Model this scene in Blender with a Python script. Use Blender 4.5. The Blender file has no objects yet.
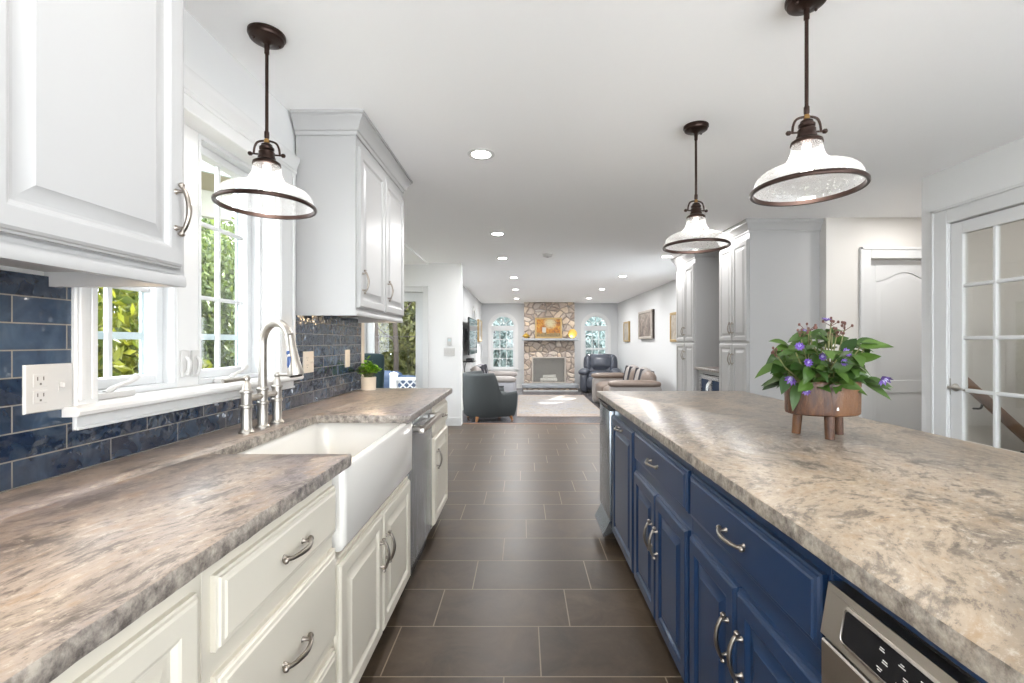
import bpy, bmesh, math, random
from mathutils import Vector, Matrix, Euler, noise as mnoise
R = math.radians
random.seed(7)
SC = bpy.context.scene
COL = SC.collection

# ------------------------------------------------------------------ camera, sky, sun, exposure
EYE = 1.256
cam_d = bpy.data.cameras.new('camera'); cam = bpy.data.objects.new('camera', cam_d); COL.objects.link(cam)
cam.location = (0, 0, EYE); cam.rotation_euler = (R(90), 0, 0)
cam_d.sensor_width = 36; cam_d.lens = 16.0
cam_d.shift_x = -11.0/1024; cam_d.shift_y = 0.5/1024
cam_d.clip_start = 0.02; cam_d.clip_end = 200
SC.camera = cam
world = bpy.data.worlds.new('sky'); SC.world = world; world.use_nodes = True
bg = world.node_tree.nodes['Background']
bg.inputs[0].default_value = (0.89, 0.95, 1.0, 1); bg.inputs[1].default_value = 2.3
sun_d = bpy.data.lights.new('sun', 'SUN'); sun = bpy.data.objects.new('sun', sun_d); COL.objects.link(sun)
sun_d.energy = 3.5; sun_d.angle = R(1.0); sun_d.color = (1.0, 0.95, 0.88)
sun.location = (6, 20, 12)
sun.rotation_euler = Vector((-0.36, -0.80, -0.46)).to_track_quat('-Z', 'Y').to_euler()
SC.view_settings.view_transform = 'Standard'; SC.view_settings.look = 'None'
SC.view_settings.exposure = 2.08; SC.view_settings.gamma = 1.0
SC.view_settings.use_curve_mapping = False
SC.cycles.max_bounces = 16; SC.cycles.diffuse_bounces = 10; SC.cycles.transparent_max_bounces = 16
CAN_POWER = 2.0           # recessed lamps, W
PENDANT_POWER = 0.55
STRIP_POWER = 0.55

# ------------------------------------------------------------------ node helpers / materials
MATS = {}
class N:
    def __init__(s, name):
        m = bpy.data.materials.new(name); m.use_nodes = True
        s.m = m; s.t = m.node_tree; s.t.nodes.clear()
        s.out = s.n('ShaderNodeOutputMaterial')
        MATS[name] = m
    def n(s, typ, **kw):
        nd = s.t.nodes.new(typ)
        for k, v in kw.items(): setattr(nd, k, v)
        return nd
    def l(s, a, b): s.t.links.new(a, b)
    def val(s, sock, v):
        if hasattr(v, 'is_output'): s.l(v, sock)
        else: sock.default_value = v
    def math(s, op, a, b=None, c=None):
        nd = s.n('ShaderNodeMath', operation=op)
        s.val(nd.inputs[0], a)
        if b is not None: s.val(nd.inputs[1], b)
        if c is not None: s.val(nd.inputs[2], c)
        return nd.outputs[0]
    def coords(s):
        return s.n('ShaderNodeTexCoord').outputs['Object']
    def world(s):
        return s.n('ShaderNodeNewGeometry').outputs['Position']
    def sep(s, v):
        nd = s.n('ShaderNodeSeparateXYZ'); s.l(v, nd.inputs[0]); return nd.outputs
    def comb(s, x, y, z):
        nd = s.n('ShaderNodeCombineXYZ')
        for i, q in enumerate((x, y, z)): s.val(nd.inputs[i], q)
        return nd.outputs[0]
    def mapping(s, v, loc=(0,0,0), rot=(0,0,0), scale=(1,1,1)):
        nd = s.n('ShaderNodeMapping'); s.l(v, nd.inputs[0])
        nd.inputs['Location'].default_value = loc; nd.inputs['Rotation'].default_value = rot; nd.inputs['Scale'].default_value = scale
        return nd.outputs[0]
    def noise(s, v, scale, detail=3, rough=0.5, dist=0.0):
        nd = s.n('ShaderNodeTexNoise'); s.l(v, nd.inputs['Vector'])
        nd.inputs['Scale'].default_value = scale; nd.inputs['Detail'].default_value = detail
        nd.inputs['Roughness'].default_value = rough; nd.inputs['Distortion'].default_value = dist
        return nd.outputs
    def ramp(s, f, stops, interp='LINEAR'):
        nd = s.n('ShaderNodeValToRGB'); s.l(f, nd.inputs[0]); r = nd.color_ramp; r.interpolation = interp
        while len(r.elements) < len(stops): r.elements.new(0.5)
        for e, (p, c) in zip(r.elements, stops):
            e.position = p; e.color = (*c, 1) if len(c) == 3 else c
        return nd.outputs[0]
    def mix(s, f, a, b, blend='MIX'):
        nd = s.n('ShaderNodeMix', data_type='RGBA', blend_type=blend)
        s.val(nd.inputs[0], f)
        s.val(nd.inputs[6], a if hasattr(a, 'is_output') else (*a, 1))
        s.val(nd.inputs[7], b if hasattr(b, 'is_output') else (*b, 1))
        return nd.outputs[2]
    def bump(s, h, strength=0.3, dist=0.01):
        nd = s.n('ShaderNodeBump'); s.l(h, nd.inputs['Height'])
        nd.inputs['Strength'].default_value = strength; nd.inputs['Distance'].default_value = dist
        return nd.outputs[0]
    def bsdf(s, color, rough=0.5, metal=0.0, normal=None, coat=0.0, spec=0.5, trans=None):
        b = s.n('ShaderNodeBsdfPrincipled')
        s.val(b.inputs['Base Color'], color if hasattr(color, 'is_output') else (*color, 1))
        s.val(b.inputs['Roughness'], rough); s.val(b.inputs['Metallic'], metal)
        b.inputs['Coat Weight'].default_value = coat; b.inputs['Coat Roughness'].default_value = 0.1
        b.inputs['Specular IOR Level'].default_value = spec
        if normal is not None: s.l(normal, b.inputs['Normal'])
        s.l(b.outputs[0], s.out.inputs[0])
        return b

def plain(name, color, rough=0.5, metal=0.0, nscale=0, nstr=0.1, var=0.0, coat=0.0, spec=0.5, dist=0.002):
    k = N(name); c = color; nm = None
    p = k.coords()
    if var:
        f = k.noise(p, 6 if not nscale else nscale*0.3, 4)[0]
        c = k.mix(f, tuple(max(0, q*(1-var)) for q in color), tuple(min(1, q*(1+var)) for q in color))
    if nscale:
        nm = k.bump(k.noise(p, nscale, 3)[0], nstr, dist)
    k.bsdf(c, rough, metal, nm, coat, spec)
    return k.m

plain('wall_paint', (0.75, 0.75, 0.745), 0.75, nscale=180, nstr=0.05)
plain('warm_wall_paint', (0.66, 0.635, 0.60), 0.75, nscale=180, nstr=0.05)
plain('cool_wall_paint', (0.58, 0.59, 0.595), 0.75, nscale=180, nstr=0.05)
plain('ceiling_paint', (0.95, 0.95, 0.95), 0.85, nscale=9, nstr=0.25, dist=0.004)
plain('trim_white', (0.66, 0.66, 0.655), 0.35)
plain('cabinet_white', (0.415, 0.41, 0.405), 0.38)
plain('cabinet_warm_lit', (0.70, 0.65, 0.55), 0.36)  # white cabinet paint with the warm light put into its colour
plain('cabinet_navy', (0.009, 0.030, 0.082), 0.30, coat=0.35)
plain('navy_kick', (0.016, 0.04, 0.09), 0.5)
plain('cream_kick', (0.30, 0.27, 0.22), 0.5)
plain('dark_gap', (0.02, 0.02, 0.022), 0.8)
plain('fireclay', (0.74, 0.715, 0.67), 0.10, coat=0.3)  # warm light along the sink run put in as a cream tint
plain('plastic_white', (0.54, 0.53, 0.515), 0.35)
plain('plastic_ivory', (0.62, 0.56, 0.48), 0.35)
plain('slot_grey', (0.12, 0.11, 0.10), 0.5)
plain('nickel', (0.46, 0.43, 0.39), 0.34, 1.0, var=0.06)
plain('pewter', (0.30, 0.265, 0.23), 0.30, 1.0, nscale=60, nstr=0.15, var=0.2)
plain('bronze', (0.040, 0.023, 0.018), 0.34, 0.75, nscale=80, nstr=0.1, var=0.3)
plain('brass_worn', (0.45, 0.27, 0.10), 0.3, 1.0)
plain('black_plastic', (0.012, 0.012, 0.014), 0.25)
plain('black_glass', (0.006, 0.006, 0.008), 0.06, coat=0.0, spec=0.25)
plain('label_ink', (0.62, 0.60, 0.56), 0.5)
plain('blue_button', (0.03, 0.07, 0.20), 0.3)
plain('leather_taupe', (0.16, 0.12, 0.096), 0.45, nscale=90, nstr=0.2, var=0.12)
plain('leather_pale', (0.27, 0.245, 0.23), 0.5, nscale=90, nstr=0.2, var=0.1)
plain('leather_slate', (0.062, 0.070, 0.090), 0.38, nscale=90, nstr=0.25, var=0.15)
plain('fabric_charcoal', (0.046, 0.052, 0.053), 0.9, nscale=400, nstr=0.3, var=0.12)
plain('fabric_teal', (0.0084, 0.0270, 0.0312), 0.8, nscale=300, nstr=0.2, var=0.1)
plain('throw_light', (0.30, 0.30, 0.32), 0.9, nscale=250, nstr=0.3, var=0.1)
plain('throw_dark', (0.05, 0.05, 0.06), 0.9, nscale=250, nstr=0.3)
plain('leg_wood', (0.36, 0.16, 0.06), 0.4, var=0.2)
plain('rail_wood', (0.20, 0.10, 0.05), 0.4, var=0.25)
plain('slate_ledge', (0.30, 0.32, 0.34), 0.6, nscale=30, nstr=0.3, var=0.2)
plain('gold', (0.5460, 0.3500, 0.0700), 0.32, 0.6, nscale=70, nstr=0.3, var=0.15)
plain('gilt_frame', (0.3640, 0.2520, 0.1050), 0.4, 0.35, nscale=60, nstr=0.2, var=0.2)
plain('silver_frame', (0.42, 0.38, 0.34), 0.45, 0.3, nscale=60, nstr=0.2, var=0.2)
plain('frame_side', (0.045, 0.035, 0.03), 0.5)
plain('log_bark', (0.80, 0.77, 0.72), 0.8, nscale=20, nstr=0.4, var=0.3)
plain('firebox_grey', (0.25, 0.245, 0.23), 0.8, nscale=40, nstr=0.2, var=0.1)
plain('pot_cream', (0.72, 0.62, 0.50), 0.5, nscale=60, nstr=0.05)
plain('soil', (0.03, 0.02, 0.014), 0.95, nscale=60, nstr=0.6, var=0.4)
plain('bark', (0.0585, 0.0450, 0.0360), 0.9, nscale=14, nstr=0.7, var=0.4)
plain('stem_green', (0.16, 0.16, 0.06), 0.6)
plain('stem_brown', (0.20, 0.07, 0.04), 0.6)
plain('bud_brown', (0.1200, 0.0480, 0.0360), 0.6)
plain('petal_purple', (0.1265, 0.0640, 0.2880), 0.5, var=0.3)
plain('petal_pale', (0.60, 0.58, 0.80), 0.5, var=0.2)
plain('notch_light_white', (0.8, 0.8, 0.8), 0.5)
plain('deck_wood', (0.33, 0.30, 0.27), 0.7, var=0.2)
plain('vinyl_white', (0.62, 0.63, 0.635), 0.4)
plain('screen_frame_grey', (0.50, 0.60, 0.62), 0.4)
plain('siding_tan', (0.17, 0.15, 0.09), 0.7)
plain('soffit_cream', (0.30, 0.30, 0.25), 0.7)
plain('porch_paint', (0.22, 0.25, 0.23), 0.6)
plain('shingle_blue', (0.05, 0.08, 0.14), 0.8, nscale=20, nstr=0.5, var=0.3)
plain('cover_blue', (0.0150, 0.0350, 0.0800), 0.6, var=0.3, nscale=8, nstr=0.4)
plain('tv_bezel', (0.015, 0.015, 0.017), 0.3)
plain('ground_litter', (0.13, 0.12, 0.06), 0.95, var=0.5, nscale=3, nstr=0.5)
plain('stucco_concrete', (0.5, 0.5, 0.48), 0.8)

def leafmat(name, dark, light, trans=0.35):
    k = N(name)
    oi = k.n('ShaderNodeNewGeometry').outputs['Random Per Island']
    p = k.coords()
    f = k.noise(p, 1.6, 3)[0]
    c = k.ramp(k.math('MULTIPLY_ADD', f, 0.5, k.math('MULTIPLY', oi, 0.5)), [(0.2, dark), (0.75, light)])
    d = k.n('ShaderNodeBsdfPrincipled'); k.l(c, d.inputs['Base Color']); d.inputs['Roughness'].default_value = 0.42
    t = k.n('ShaderNodeBsdfTranslucent'); k.l(c, t.inputs[0])
    mx = k.n('ShaderNodeMixShader'); mx.inputs[0].default_value = trans
    k.l(d.outputs[0], mx.inputs[1]); k.l(t.outputs[0], mx.inputs[2]); k.l(mx.outputs[0], k.out.inputs[0])
    return k.m
leafmat('leaf_planter', (0.0146, 0.0464, 0.0068), (0.0806, 0.1498, 0.0236), 0.15)
leafmat('leaf_herb', (0.0410, 0.1642, 0.0110), (0.3557, 0.6293, 0.0410), 0.25)
leafmat('leaf_yellow', (0.0565, 0.0968, 0.0081), (0.2419, 0.2500, 0.0242), 0.45)
leafmat('leaf_hedge', (0.0245, 0.0520, 0.0092), (0.1469, 0.1897, 0.0490), 0.35)
leafmat('leaf_forest', (0.0259, 0.0403, 0.0115), (0.2419, 0.2419, 0.0806), 0.45)
leafmat('leaf_hazy', (0.1440, 0.2070, 0.1980), (0.3600, 0.4320, 0.4230), 0.4)  # overexposed outdoor haze put into the paler leaf colours

def glass(name, tint=(1, 1, 1), extra=0.0):
    k = N(name)
    tr = k.n('ShaderNodeBsdfTransparent'); tr.inputs[0].default_value = (*tint, 1)
    gl = k.n('ShaderNodeBsdfGlossy'); gl.inputs['Roughness'].default_value = 0.02
    lw = k.n('ShaderNodeLayerWeight'); lw.inputs[0].default_value = 0.5
    f = k.math('MULTIPLY_ADD', k.math('POWER', lw.outputs['Facing'], 5.0), 0.6, 0.035 + extra)
    mx = k.n('ShaderNodeMixShader'); k.l(f, mx.inputs[0]); k.l(tr.outputs[0], mx.inputs[1]); k.l(gl.outputs[0], mx.inputs[2])
    k.l(mx.outputs[0], k.out.inputs[0]); return k.m
glass('window_glass')
glass('door_glass', (0.93, 0.93, 0.91), 0.03)

def seeded():
    k = N('seeded_glass')
    p = k.coords()
    v = k.n('ShaderNodeTexVoronoi'); k.l(p, v.inputs['Vector']); v.inputs['Scale'].default_value = 95
    seeds = k.ramp(v.outputs['Distance'], [(0.12, (1, 1, 1)), (0.24, (0, 0, 0))])
    z = k.sep(p)[2]
    up = k.math('MULTIPLY', k.math('SUBTRACT', z, -0.30), 3.0)
    body = k.math('ADD', 0.14, k.math('MULTIPLY', seeds, 0.35))
    tr = k.n('ShaderNodeBsdfTransparent'); tr.inputs[0].default_value = (0.98, 0.98, 0.98, 1)
    tl = k.n('ShaderNodeBsdfTranslucent'); tl.inputs[0].default_value = (0.95, 0.95, 0.94, 1)
    df = k.n('ShaderNodeBsdfDiffuse'); df.inputs[0].default_value = (0.9, 0.9, 0.9, 1)
    gl = k.n('ShaderNodeBsdfGlossy'); gl.inputs['Roughness'].default_value = 0.05
    lw = k.n('ShaderNodeLayerWeight'); lw.inputs[0].default_value = 0.5
    fr = k.math('MULTIPLY_ADD', k.math('POWER', lw.outputs['Facing'], 4.0), 0.5, 0.04)
    body = k.math('ADD', body, k.math('MULTIPLY', k.math('POWER', lw.outputs['Facing'], 2.0), 0.25))
    a = k.n('ShaderNodeMixShader'); a.inputs[0].default_value = 0.5; k.l(tl.outputs[0], a.inputs[1]); k.l(df.outputs[0], a.inputs[2])
    b = k.n('ShaderNodeMixShader'); k.l(body, b.inputs[0]); k.l(tr.outputs[0], b.inputs[1]); k.l(a.outputs[0], b.inputs[2])
    c = k.n('ShaderNodeMixShader'); k.l(fr, c.inputs[0]); k.l(b.outputs[0], c.inputs[1]); k.l(gl.outputs[0], c.inputs[2])
    k.l(c.outputs[0], k.out.inputs[0])
seeded()

def emitter(name, color, strength):
    k = N(name); e = k.n('ShaderNodeEmission'); e.inputs[0].default_value = (*color, 1); e.inputs[1].default_value = strength
    k.l(e.outputs[0], k.out.inputs[0])
emitter('lamp_lens', (1.0, 0.97, 0.92), 9.0)
emitter('bulb_glow', (1.0, 0.95, 0.88), 3.5)
emitter('strip_glow', (1.0, 0.80, 0.55), 2.5)

def steel(name, color, rough, axis):
    k = N(name); p = k.coords()
    sc = [3, 3, 3]
    for i in range(3):
        if i != axis: sc[i] = 400
    f = k.noise(k.mapping(p, scale=tuple(sc)), 1.0, 2)[0]
    rr = k.math('MULTIPLY_ADD', f, 0.15, rough - 0.07)
    k.bsdf(color, rr, 1.0, k.bump(f, 0.05, 0.001))
steel('steel', (0.60, 0.60, 0.60), 0.26, 1)
steel('steel_warm_reflection', (0.60, 0.55, 0.50), 0.30, 1)  # same stainless, warm reflections put into its colour
steel('steel_vertical', (0.42, 0.46, 0.50), 0.24, 2)

def granite(name, rot, base, mid, darkc, seed, streak=(5.0, 0.9), cool=(0.3, 0.29, 0.32), rust=(0.5, 0.34, 0.2)):
    k = N(name); p = k.world()
    q = k.mapping(p, loc=(seed, seed*2, 0), rot=(0, 0, rot), scale=(1, 1, 1))
    wob = k.noise(q, 1.1, 3)[1]
    q2 = k.n('ShaderNodeVectorMath', operation='MULTIPLY_ADD'); k.l(wob, q2.inputs[0]); q2.inputs[1].default_value = (0.45, 0.45, 0); k.l(q, q2.inputs[2])
    f1 = k.noise(k.mapping(q2.outputs[0], scale=(streak[0], streak[1], 2)), 1.5, 9, 0.66)[0]
    f2 = k.noise(k.mapping(q2.outputs[0], loc=(5, 3, 0), scale=(streak[0]*2.6, streak[1]*3.2, 6)), 2.0, 9, 0.74)[0]
    f3 = k.noise(k.mapping(q2.outputs[0], scale=(1.5, 0.9, 1)), 34, 6, 0.8)[0]
    f4 = k.noise(k.mapping(q2.outputs[0], loc=(9, 1, 0), scale=(streak[0]*0.5, streak[1]*0.6, 1)), 1.6, 4, 0.6)[0]
    c = k.ramp(f1, [(0.28, darkc), (0.37, mid), (0.46, base), (0.55, tuple(min(1, b*1.22) for b in base)), (0.63, base), (0.74, mid)])
    c = k.mix(k.ramp(f4, [(0.45, (0, 0, 0)), (0.60, (0.75,)*3)]), c, cool)
    c = k.mix(k.ramp(f2, [(0.51, (0, 0, 0)), (0.58, (0.6,)*3), (0.68, (0.95,)*3)]), c, darkc)
    c = k.mix(k.ramp(f2, [(0.32, (0.85,)*3), (0.47, (0, 0, 0))]), c, rust)
    c = k.mix(k.ramp(f3, [(0.54, (0, 0, 0)), (0.64, (0.72,)*3)]), c, (0.08, 0.066, 0.058))
    c = k.mix(k.ramp(f3, [(0.34, (0.7,)*3), (0.46, (0, 0, 0))]), c, (0.52, 0.455, 0.38))
    geo = k.n('ShaderNodeNewGeometry'); nz = k.sep(geo.outputs['Normal'])[2]
    edge = k.math('LESS_THAN', k.math('ABSOLUTE', nz), 0.7)
    ef = k.noise(p, 38, 5, 0.7)[0]
    ec = k.ramp(ef, [(0.36, (0.07, 0.06, 0.055)), (0.5, (0.26, 0.23, 0.20)), (0.66, (0.50, 0.45, 0.38))])
    c = k.mix(k.math('MULTIPLY', edge, 0.75), c, ec)
    h = k.math('MULTIPLY', edge, ef)
    k.bsdf(c, 0.30, 0.0, k.bump(h, 0.5, 0.004), spec=0.4)
granite('granite_left', 0.16, (0.2870, 0.2340, 0.1953), (0.1714, 0.1365, 0.1142), (0.0678, 0.0546, 0.0501), 3.0, (4.2, 1.3), (0.1874, 0.1717, 0.1953), (0.2870, 0.1834, 0.1068))
granite('granite_island', 0.62, (0.3283, 0.2592, 0.1901), (0.2290, 0.1728, 0.1210), (0.0864, 0.0708, 0.0570), 11.0, (3.0, 1.3), (0.1987, 0.1728, 0.1469), (0.3110, 0.2030, 0.1123))

def floor_tile():
    k = N('floor_porcelain'); p = k.world(); x, y, z = k.sep(p)
    rowf = k.math('DIVIDE', k.math('SUBTRACT', y, 1.708), 0.302)
    row = k.math('FLOOR', rowf)
    fy = k.math('SUBTRACT', rowf, row)
    xf = k.math('DIVIDE', k.math('SUBTRACT', k.math('SUBTRACT', x, 0.068), k.math('MULTIPLY', row, 0.1395)), 0.604)
    cx = k.math('FLOOR', xf); fx = k.math('SUBTRACT', xf, cx)
    dx = k.math('MULTIPLY', k.math('MINIMUM', fx, k.math('SUBTRACT', 1.0, fx)), 0.604)
    dy = k.math('MULTIPLY', k.math('MINIMUM', fy, k.math('SUBTRACT', 1.0, fy)), 0.302)
    d = k.math('MINIMUM', dx, dy)
    grout = k.math('LESS_THAN', d, 0.0027)
    wn = k.n('ShaderNodeTexWhiteNoise', noise_dimensions='2D'); k.l(k.comb(cx, row, 0), wn.inputs['Vector'])
    off = k.n('ShaderNodeVectorMath', operation='MULTIPLY_ADD'); k.l(wn.outputs['Color'], off.inputs[0]); off.inputs[1].default_value = (30, 30, 30); k.l(p, off.inputs[2])
    n1 = k.noise(off.outputs[0], 4.5, 7, 0.68, 0.8)[0]
    n2 = k.noise(off.outputs[0], 45, 4, 0.6)[0]
    c = k.ramp(n1, [(0.34, (0.0408, 0.0258, 0.0157)), (0.5, (0.0677, 0.0448, 0.0278)), (0.72, (0.1102, 0.0753, 0.0476))])
    c = k.mix(k.math('MULTIPLY', wn.outputs['Value'], 0.45), c, (0.0400, 0.0304, 0.0224))
    c = k.mix(k.math('MULTIPLY', n2, 0.18), c, (0.1360, 0.1140, 0.0910))
    c = k.mix(grout, c, (0.2310, 0.1790, 0.1277))
    h = k.math('ADD', k.math('MULTIPLY', k.math('MINIMUM', d, 0.004), 60), k.math('MULTIPLY', n2, 0.12))
    k.bsdf(c, k.math('MULTIPLY_ADD', n1, 0.2, 0.30), 0, k.bump(h, 0.35, 0.004), spec=0.32)
floor_tile()

def dark_wood():
    k = N('dark_hardwood'); p = k.world()
    b = k.n('ShaderNodeTexBrick'); k.l(k.mapping(p, rot=(0, 0, 0)), b.inputs['Vector'])
    b.inputs['Color1'].default_value = (0.07, 0.065, 0.07, 1); b.inputs['Color2'].default_value = (0.12, 0.11, 0.115, 1); b.inputs['Mortar'].default_value = (0.02, 0.02, 0.02, 1)
    b.inputs['Scale'].default_value = 1; b.inputs['Brick Width'].default_value = 1.1; b.inputs['Row Height'].default_value = 0.09; b.inputs['Mortar Size'].default_value = 0.002
    k.bsdf(b.outputs[0], 0.25)
dark_wood()

def backsplash():
    k = N('backsplash_tile'); p = k.world(); x, y, z = k.sep(p)
    v = k.comb(k.math('SUBTRACT', y, 1.058+0.127), k.math('SUBTRACT', z, 0.914), 0)
    b = k.n('ShaderNodeTexBrick'); k.l(v, b.inputs['Vector'])
    b.inputs['Color1'].default_value = (0.006, 0.012, 0.030, 1); b.inputs['Color2'].default_value = (0.030, 0.052, 0.092, 1); b.inputs['Mortar'].default_value = (0.27, 0.245, 0.21, 1)
    b.inputs['Scale'].default_value = 1; b.inputs['Brick Width'].default_value = 0.254; b.inputs['Row Height'].default_value = 0.0645
    b.inputs['Mortar Size'].default_value = 0.0017; b.inputs['Mortar Smooth'].default_value = 0.15; b.inputs['Bias'].default_value = 0.0
    b.offset = 0.5; b.offset_frequency = 2
    n1 = k.noise(p, 14, 5, 0.6, 0.8)[0]
    c = k.mix(k.ramp(n1, [(0.46, (0, 0, 0)), (0.74, (0.6,)*3)]), b.outputs[0], (0.060, 0.098, 0.145))
    c = k.mix(k.ramp(n1, [(0.28, (0.6,)*3), (0.42, (0, 0, 0))]), c, (0.007, 0.012, 0.026))
    c = k.mix(b.outputs['Fac'], c, (0.2025, 0.1837, 0.1575))
    row = k.math('FLOOR', k.math('DIVIDE', k.math('SUBTRACT', z, 0.914), 0.0645))
    wav = k.noise(k.comb(k.math('MULTIPLY', row, 3.7), k.math('MULTIPLY', y, 1.0), z), 13, 2, 0.4)[0]
    h = k.math('SUBTRACT', k.math('MULTIPLY', wav, 1.0), k.math('MULTIPLY', b.outputs['Fac'], 0.4))
    rg = k.math('MULTIPLY_ADD', b.outputs['Fac'], 0.7, 0.09)
    k.bsdf(c, rg, 0, k.bump(h, 0.75, 0.016), spec=0.8)
backsplash()

def stone():
    k = N('fieldstone'); p = k.coords()
    q = k.n('ShaderNodeVectorMath', operation='MULTIPLY_ADD'); k.l(k.noise(p, 4, 2)[1], q.inputs[0]); q.inputs[1].default_value = (0.12, 0.12, 0.12); k.l(p, q.inputs[2])
    def vor(feat):
        v = k.n('ShaderNodeTexVoronoi', feature=feat); k.l(k.mapping(q.outputs[0], scale=(1, 1, 1.15)), v.inputs['Vector']); v.inputs['Scale'].default_value = 5.2; return v
    a = vor('F1'); e = vor('DISTANCE_TO_EDGE')
    r = k.sep(a.outputs['Color'])[0]
    c = k.ramp(r, [(0.0, (0.3960, 0.3132, 0.2520)), (0.3, (0.6160, 0.5184, 0.4305)), (0.55, (0.4950, 0.4320, 0.3885)), (0.8, (0.7480, 0.5832, 0.4200)), (1.0, (0.6820, 0.6264, 0.5670))])
    c = k.mix(k.math('MULTIPLY', k.noise(p, 26, 5, 0.65)[0], 0.55), c, (0.26, 0.21, 0.18))
    m = k.ramp(e.outputs[0], [(0.02, (1, 1, 1)), (0.07, (0, 0, 0))])
    c = k.mix(m, c, (0.27, 0.235, 0.21))
    h = k.math('MINIMUM', e.outputs[0], 0.16)
    k.bsdf(c, 0.85, 0, k.bump(k.math('ADD', k.math('MULTIPLY', h, 5), k.math('MULTIPLY', k.noise(p, 30, 4)[0], 0.3)), 0.9, 0.05))
stone()

def wood_log():
    k = N('log_wood'); p = k.coords()
    f = k.noise(k.mapping(p, scale=(34, 34, 9.0)), 1.4, 8, 0.75, 0.8)[0]
    c = k.ramp(f, [(0.30, (0.0215, 0.0073, 0.0035)), (0.48, (0.0663, 0.0248, 0.0102)), (0.62, (0.1170, 0.0478, 0.0188)), (0.75, (0.1560, 0.0792, 0.0377))])
    big = k.noise(k.mapping(p, scale=(9, 9, 1.5)), 1, 2)[0]
    c = k.mix(k.ramp(big, [(0.5, (0, 0, 0)), (0.62, (0.7,)*3)]), c, (0.17, 0.070, 0.020))
    k.bsdf(c, 0.42, 0, k.bump(f, 0.8, 0.006), coat=0.1)
wood_log()

def rug_mat():
    k = N('rug_weave'); p = k.coords(); x, y, z = k.sep(p)
    ax = k.math('ABSOLUTE', x); ay = k.math('ABSOLUTE', y)
    n = k.noise(p, 5, 6, 0.7)[0]; n2 = k.noise(p, 40, 3, 0.7)[0]
    border = k.math('MAXIMUM', k.math('GREATER_THAN', ax, 0.82), k.math('GREATER_THAN', ay, 1.45))
    dia = k.math('LESS_THAN', k.math('ADD', k.math('MULTIPLY', ax, 1.5), ay), 1.05)
    c = k.ramp(n, [(0.35, (0.2125, 0.1827, 0.1573)), (0.5, (0.2805, 0.2550, 0.2295)), (0.62, (0.1870, 0.1997, 0.2253))])
    c = k.mix(k.math('MULTIPLY', border, 0.55), c, (0.3100, 0.2150, 0.1650))
    c = k.mix(k.math('MULTIPLY', dia, 0.4), c, (0.2250, 0.2300, 0.2600))
    c = k.mix(k.ramp(n2, [(0.45, (0, 0, 0)), (0.6, (0.5,)*3)]), c, (0.4440, 0.4200, 0.3960))
    k.bsdf(c, 0.95, 0, k.bump(n2, 0.3, 0.004))
rug_mat()

def landscape(name, stops, scale, dark, sky=None):
    k = N(name); p = k.coords()
    n = k.noise(p, scale, 6, 0.65, 0.7)[0]; g = k.sep(p)[2]
    f = k.math('ADD', k.math('MULTIPLY', n, 0.8), k.math('MULTIPLY', g, 0.25))
    c = k.ramp(f, stops)
    n2 = k.noise(p, scale*2.3, 4, 0.6)[0]
    c = k.mix(k.ramp(n2, [(0.52, (0, 0, 0)), (0.62, (0.8,)*3)]), c, dark)
    k.bsdf(c, 0.5)
def autumn():
    k = N('autumn_paint'); p = k.coords(); x, y, z = k.sep(p)
    n = k.noise(p, 9, 6, 0.7, 0.6)[0]; n2 = k.noise(p, 26, 4, 0.7)[0]
    c = k.ramp(n, [(0.30, (0.0550, 0.0275, 0.0083)), (0.42, (0.2200, 0.0715, 0.0083)), (0.52, (0.4125, 0.1540, 0.0110)), (0.62, (0.4675, 0.2475, 0.0275)), (0.75, (0.3025, 0.2200, 0.0550))])
    c = k.mix(k.math('MULTIPLY', k.math('GREATER_THAN', n2, 0.56), 0.7), c, (0.0880, 0.0440, 0.0165))
    r = k.math('ADD', k.math('POWER', k.math('DIVIDE', k.math('SUBTRACT', x, 0.05), 0.17), 2.0), k.math('POWER', k.math('DIVIDE', k.math('SUBTRACT', z, 0.15), 0.16), 2.0))
    r = k.math('ADD', r, k.math('MULTIPLY_ADD', n2, 3.0, -1.5))
    c = k.mix(k.ramp(k.math('MULTIPLY', r, 0.5), [(0.05, (1, 1, 1)), (0.75, (0, 0, 0))]), c, (0.4400, 0.3850, 0.2310))
    g = k.math('ADD', z, k.math('MULTIPLY_ADD', n, 0.2, -0.1))
    c = k.mix(k.ramp(g, [(0.35, (1, 1, 1)), (0.40, (0, 0, 0))]), c, (0.2750, 0.2750, 0.2750)) if False else c
    gr = k.math('LESS_THAN', g, -0.15); c = k.mix(gr, c, k.ramp(n2, [(0.4, (0.0770, 0.0495, 0.0165)), (0.6, (0.2750, 0.1980, 0.0880))]))
    hm = k.math('MULTIPLY', k.math('LESS_THAN', k.math('ABSOLUTE', k.math('ADD', x, 0.13)), 0.055), k.math('LESS_THAN', k.math('ABSOLUTE', k.math('ADD', z, 0.055)), k.math('MULTIPLY_ADD', n2, 0.05, 0.05)))
    c = k.mix(hm, c, (0.3960, 0.3740, 0.3190))
    k.bsdf(c, 0.5)
autumn()
landscape('street_paint', [(0.28, (0.0880, 0.0715, 0.0660)), (0.45, (0.2750, 0.2310, 0.1980)), (0.58, (0.3630, 0.3300, 0.2860)), (0.7, (0.2310, 0.2200, 0.1980))], 6, (0.1210, 0.0935, 0.0825))
landscape('pale_paint', [(0.3, (0.2400, 0.2160, 0.1800)), (0.5, (0.3720, 0.3300, 0.2760)), (0.7, (0.3000, 0.2880, 0.2640))], 6, (0.2040, 0.1680, 0.1320))

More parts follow.
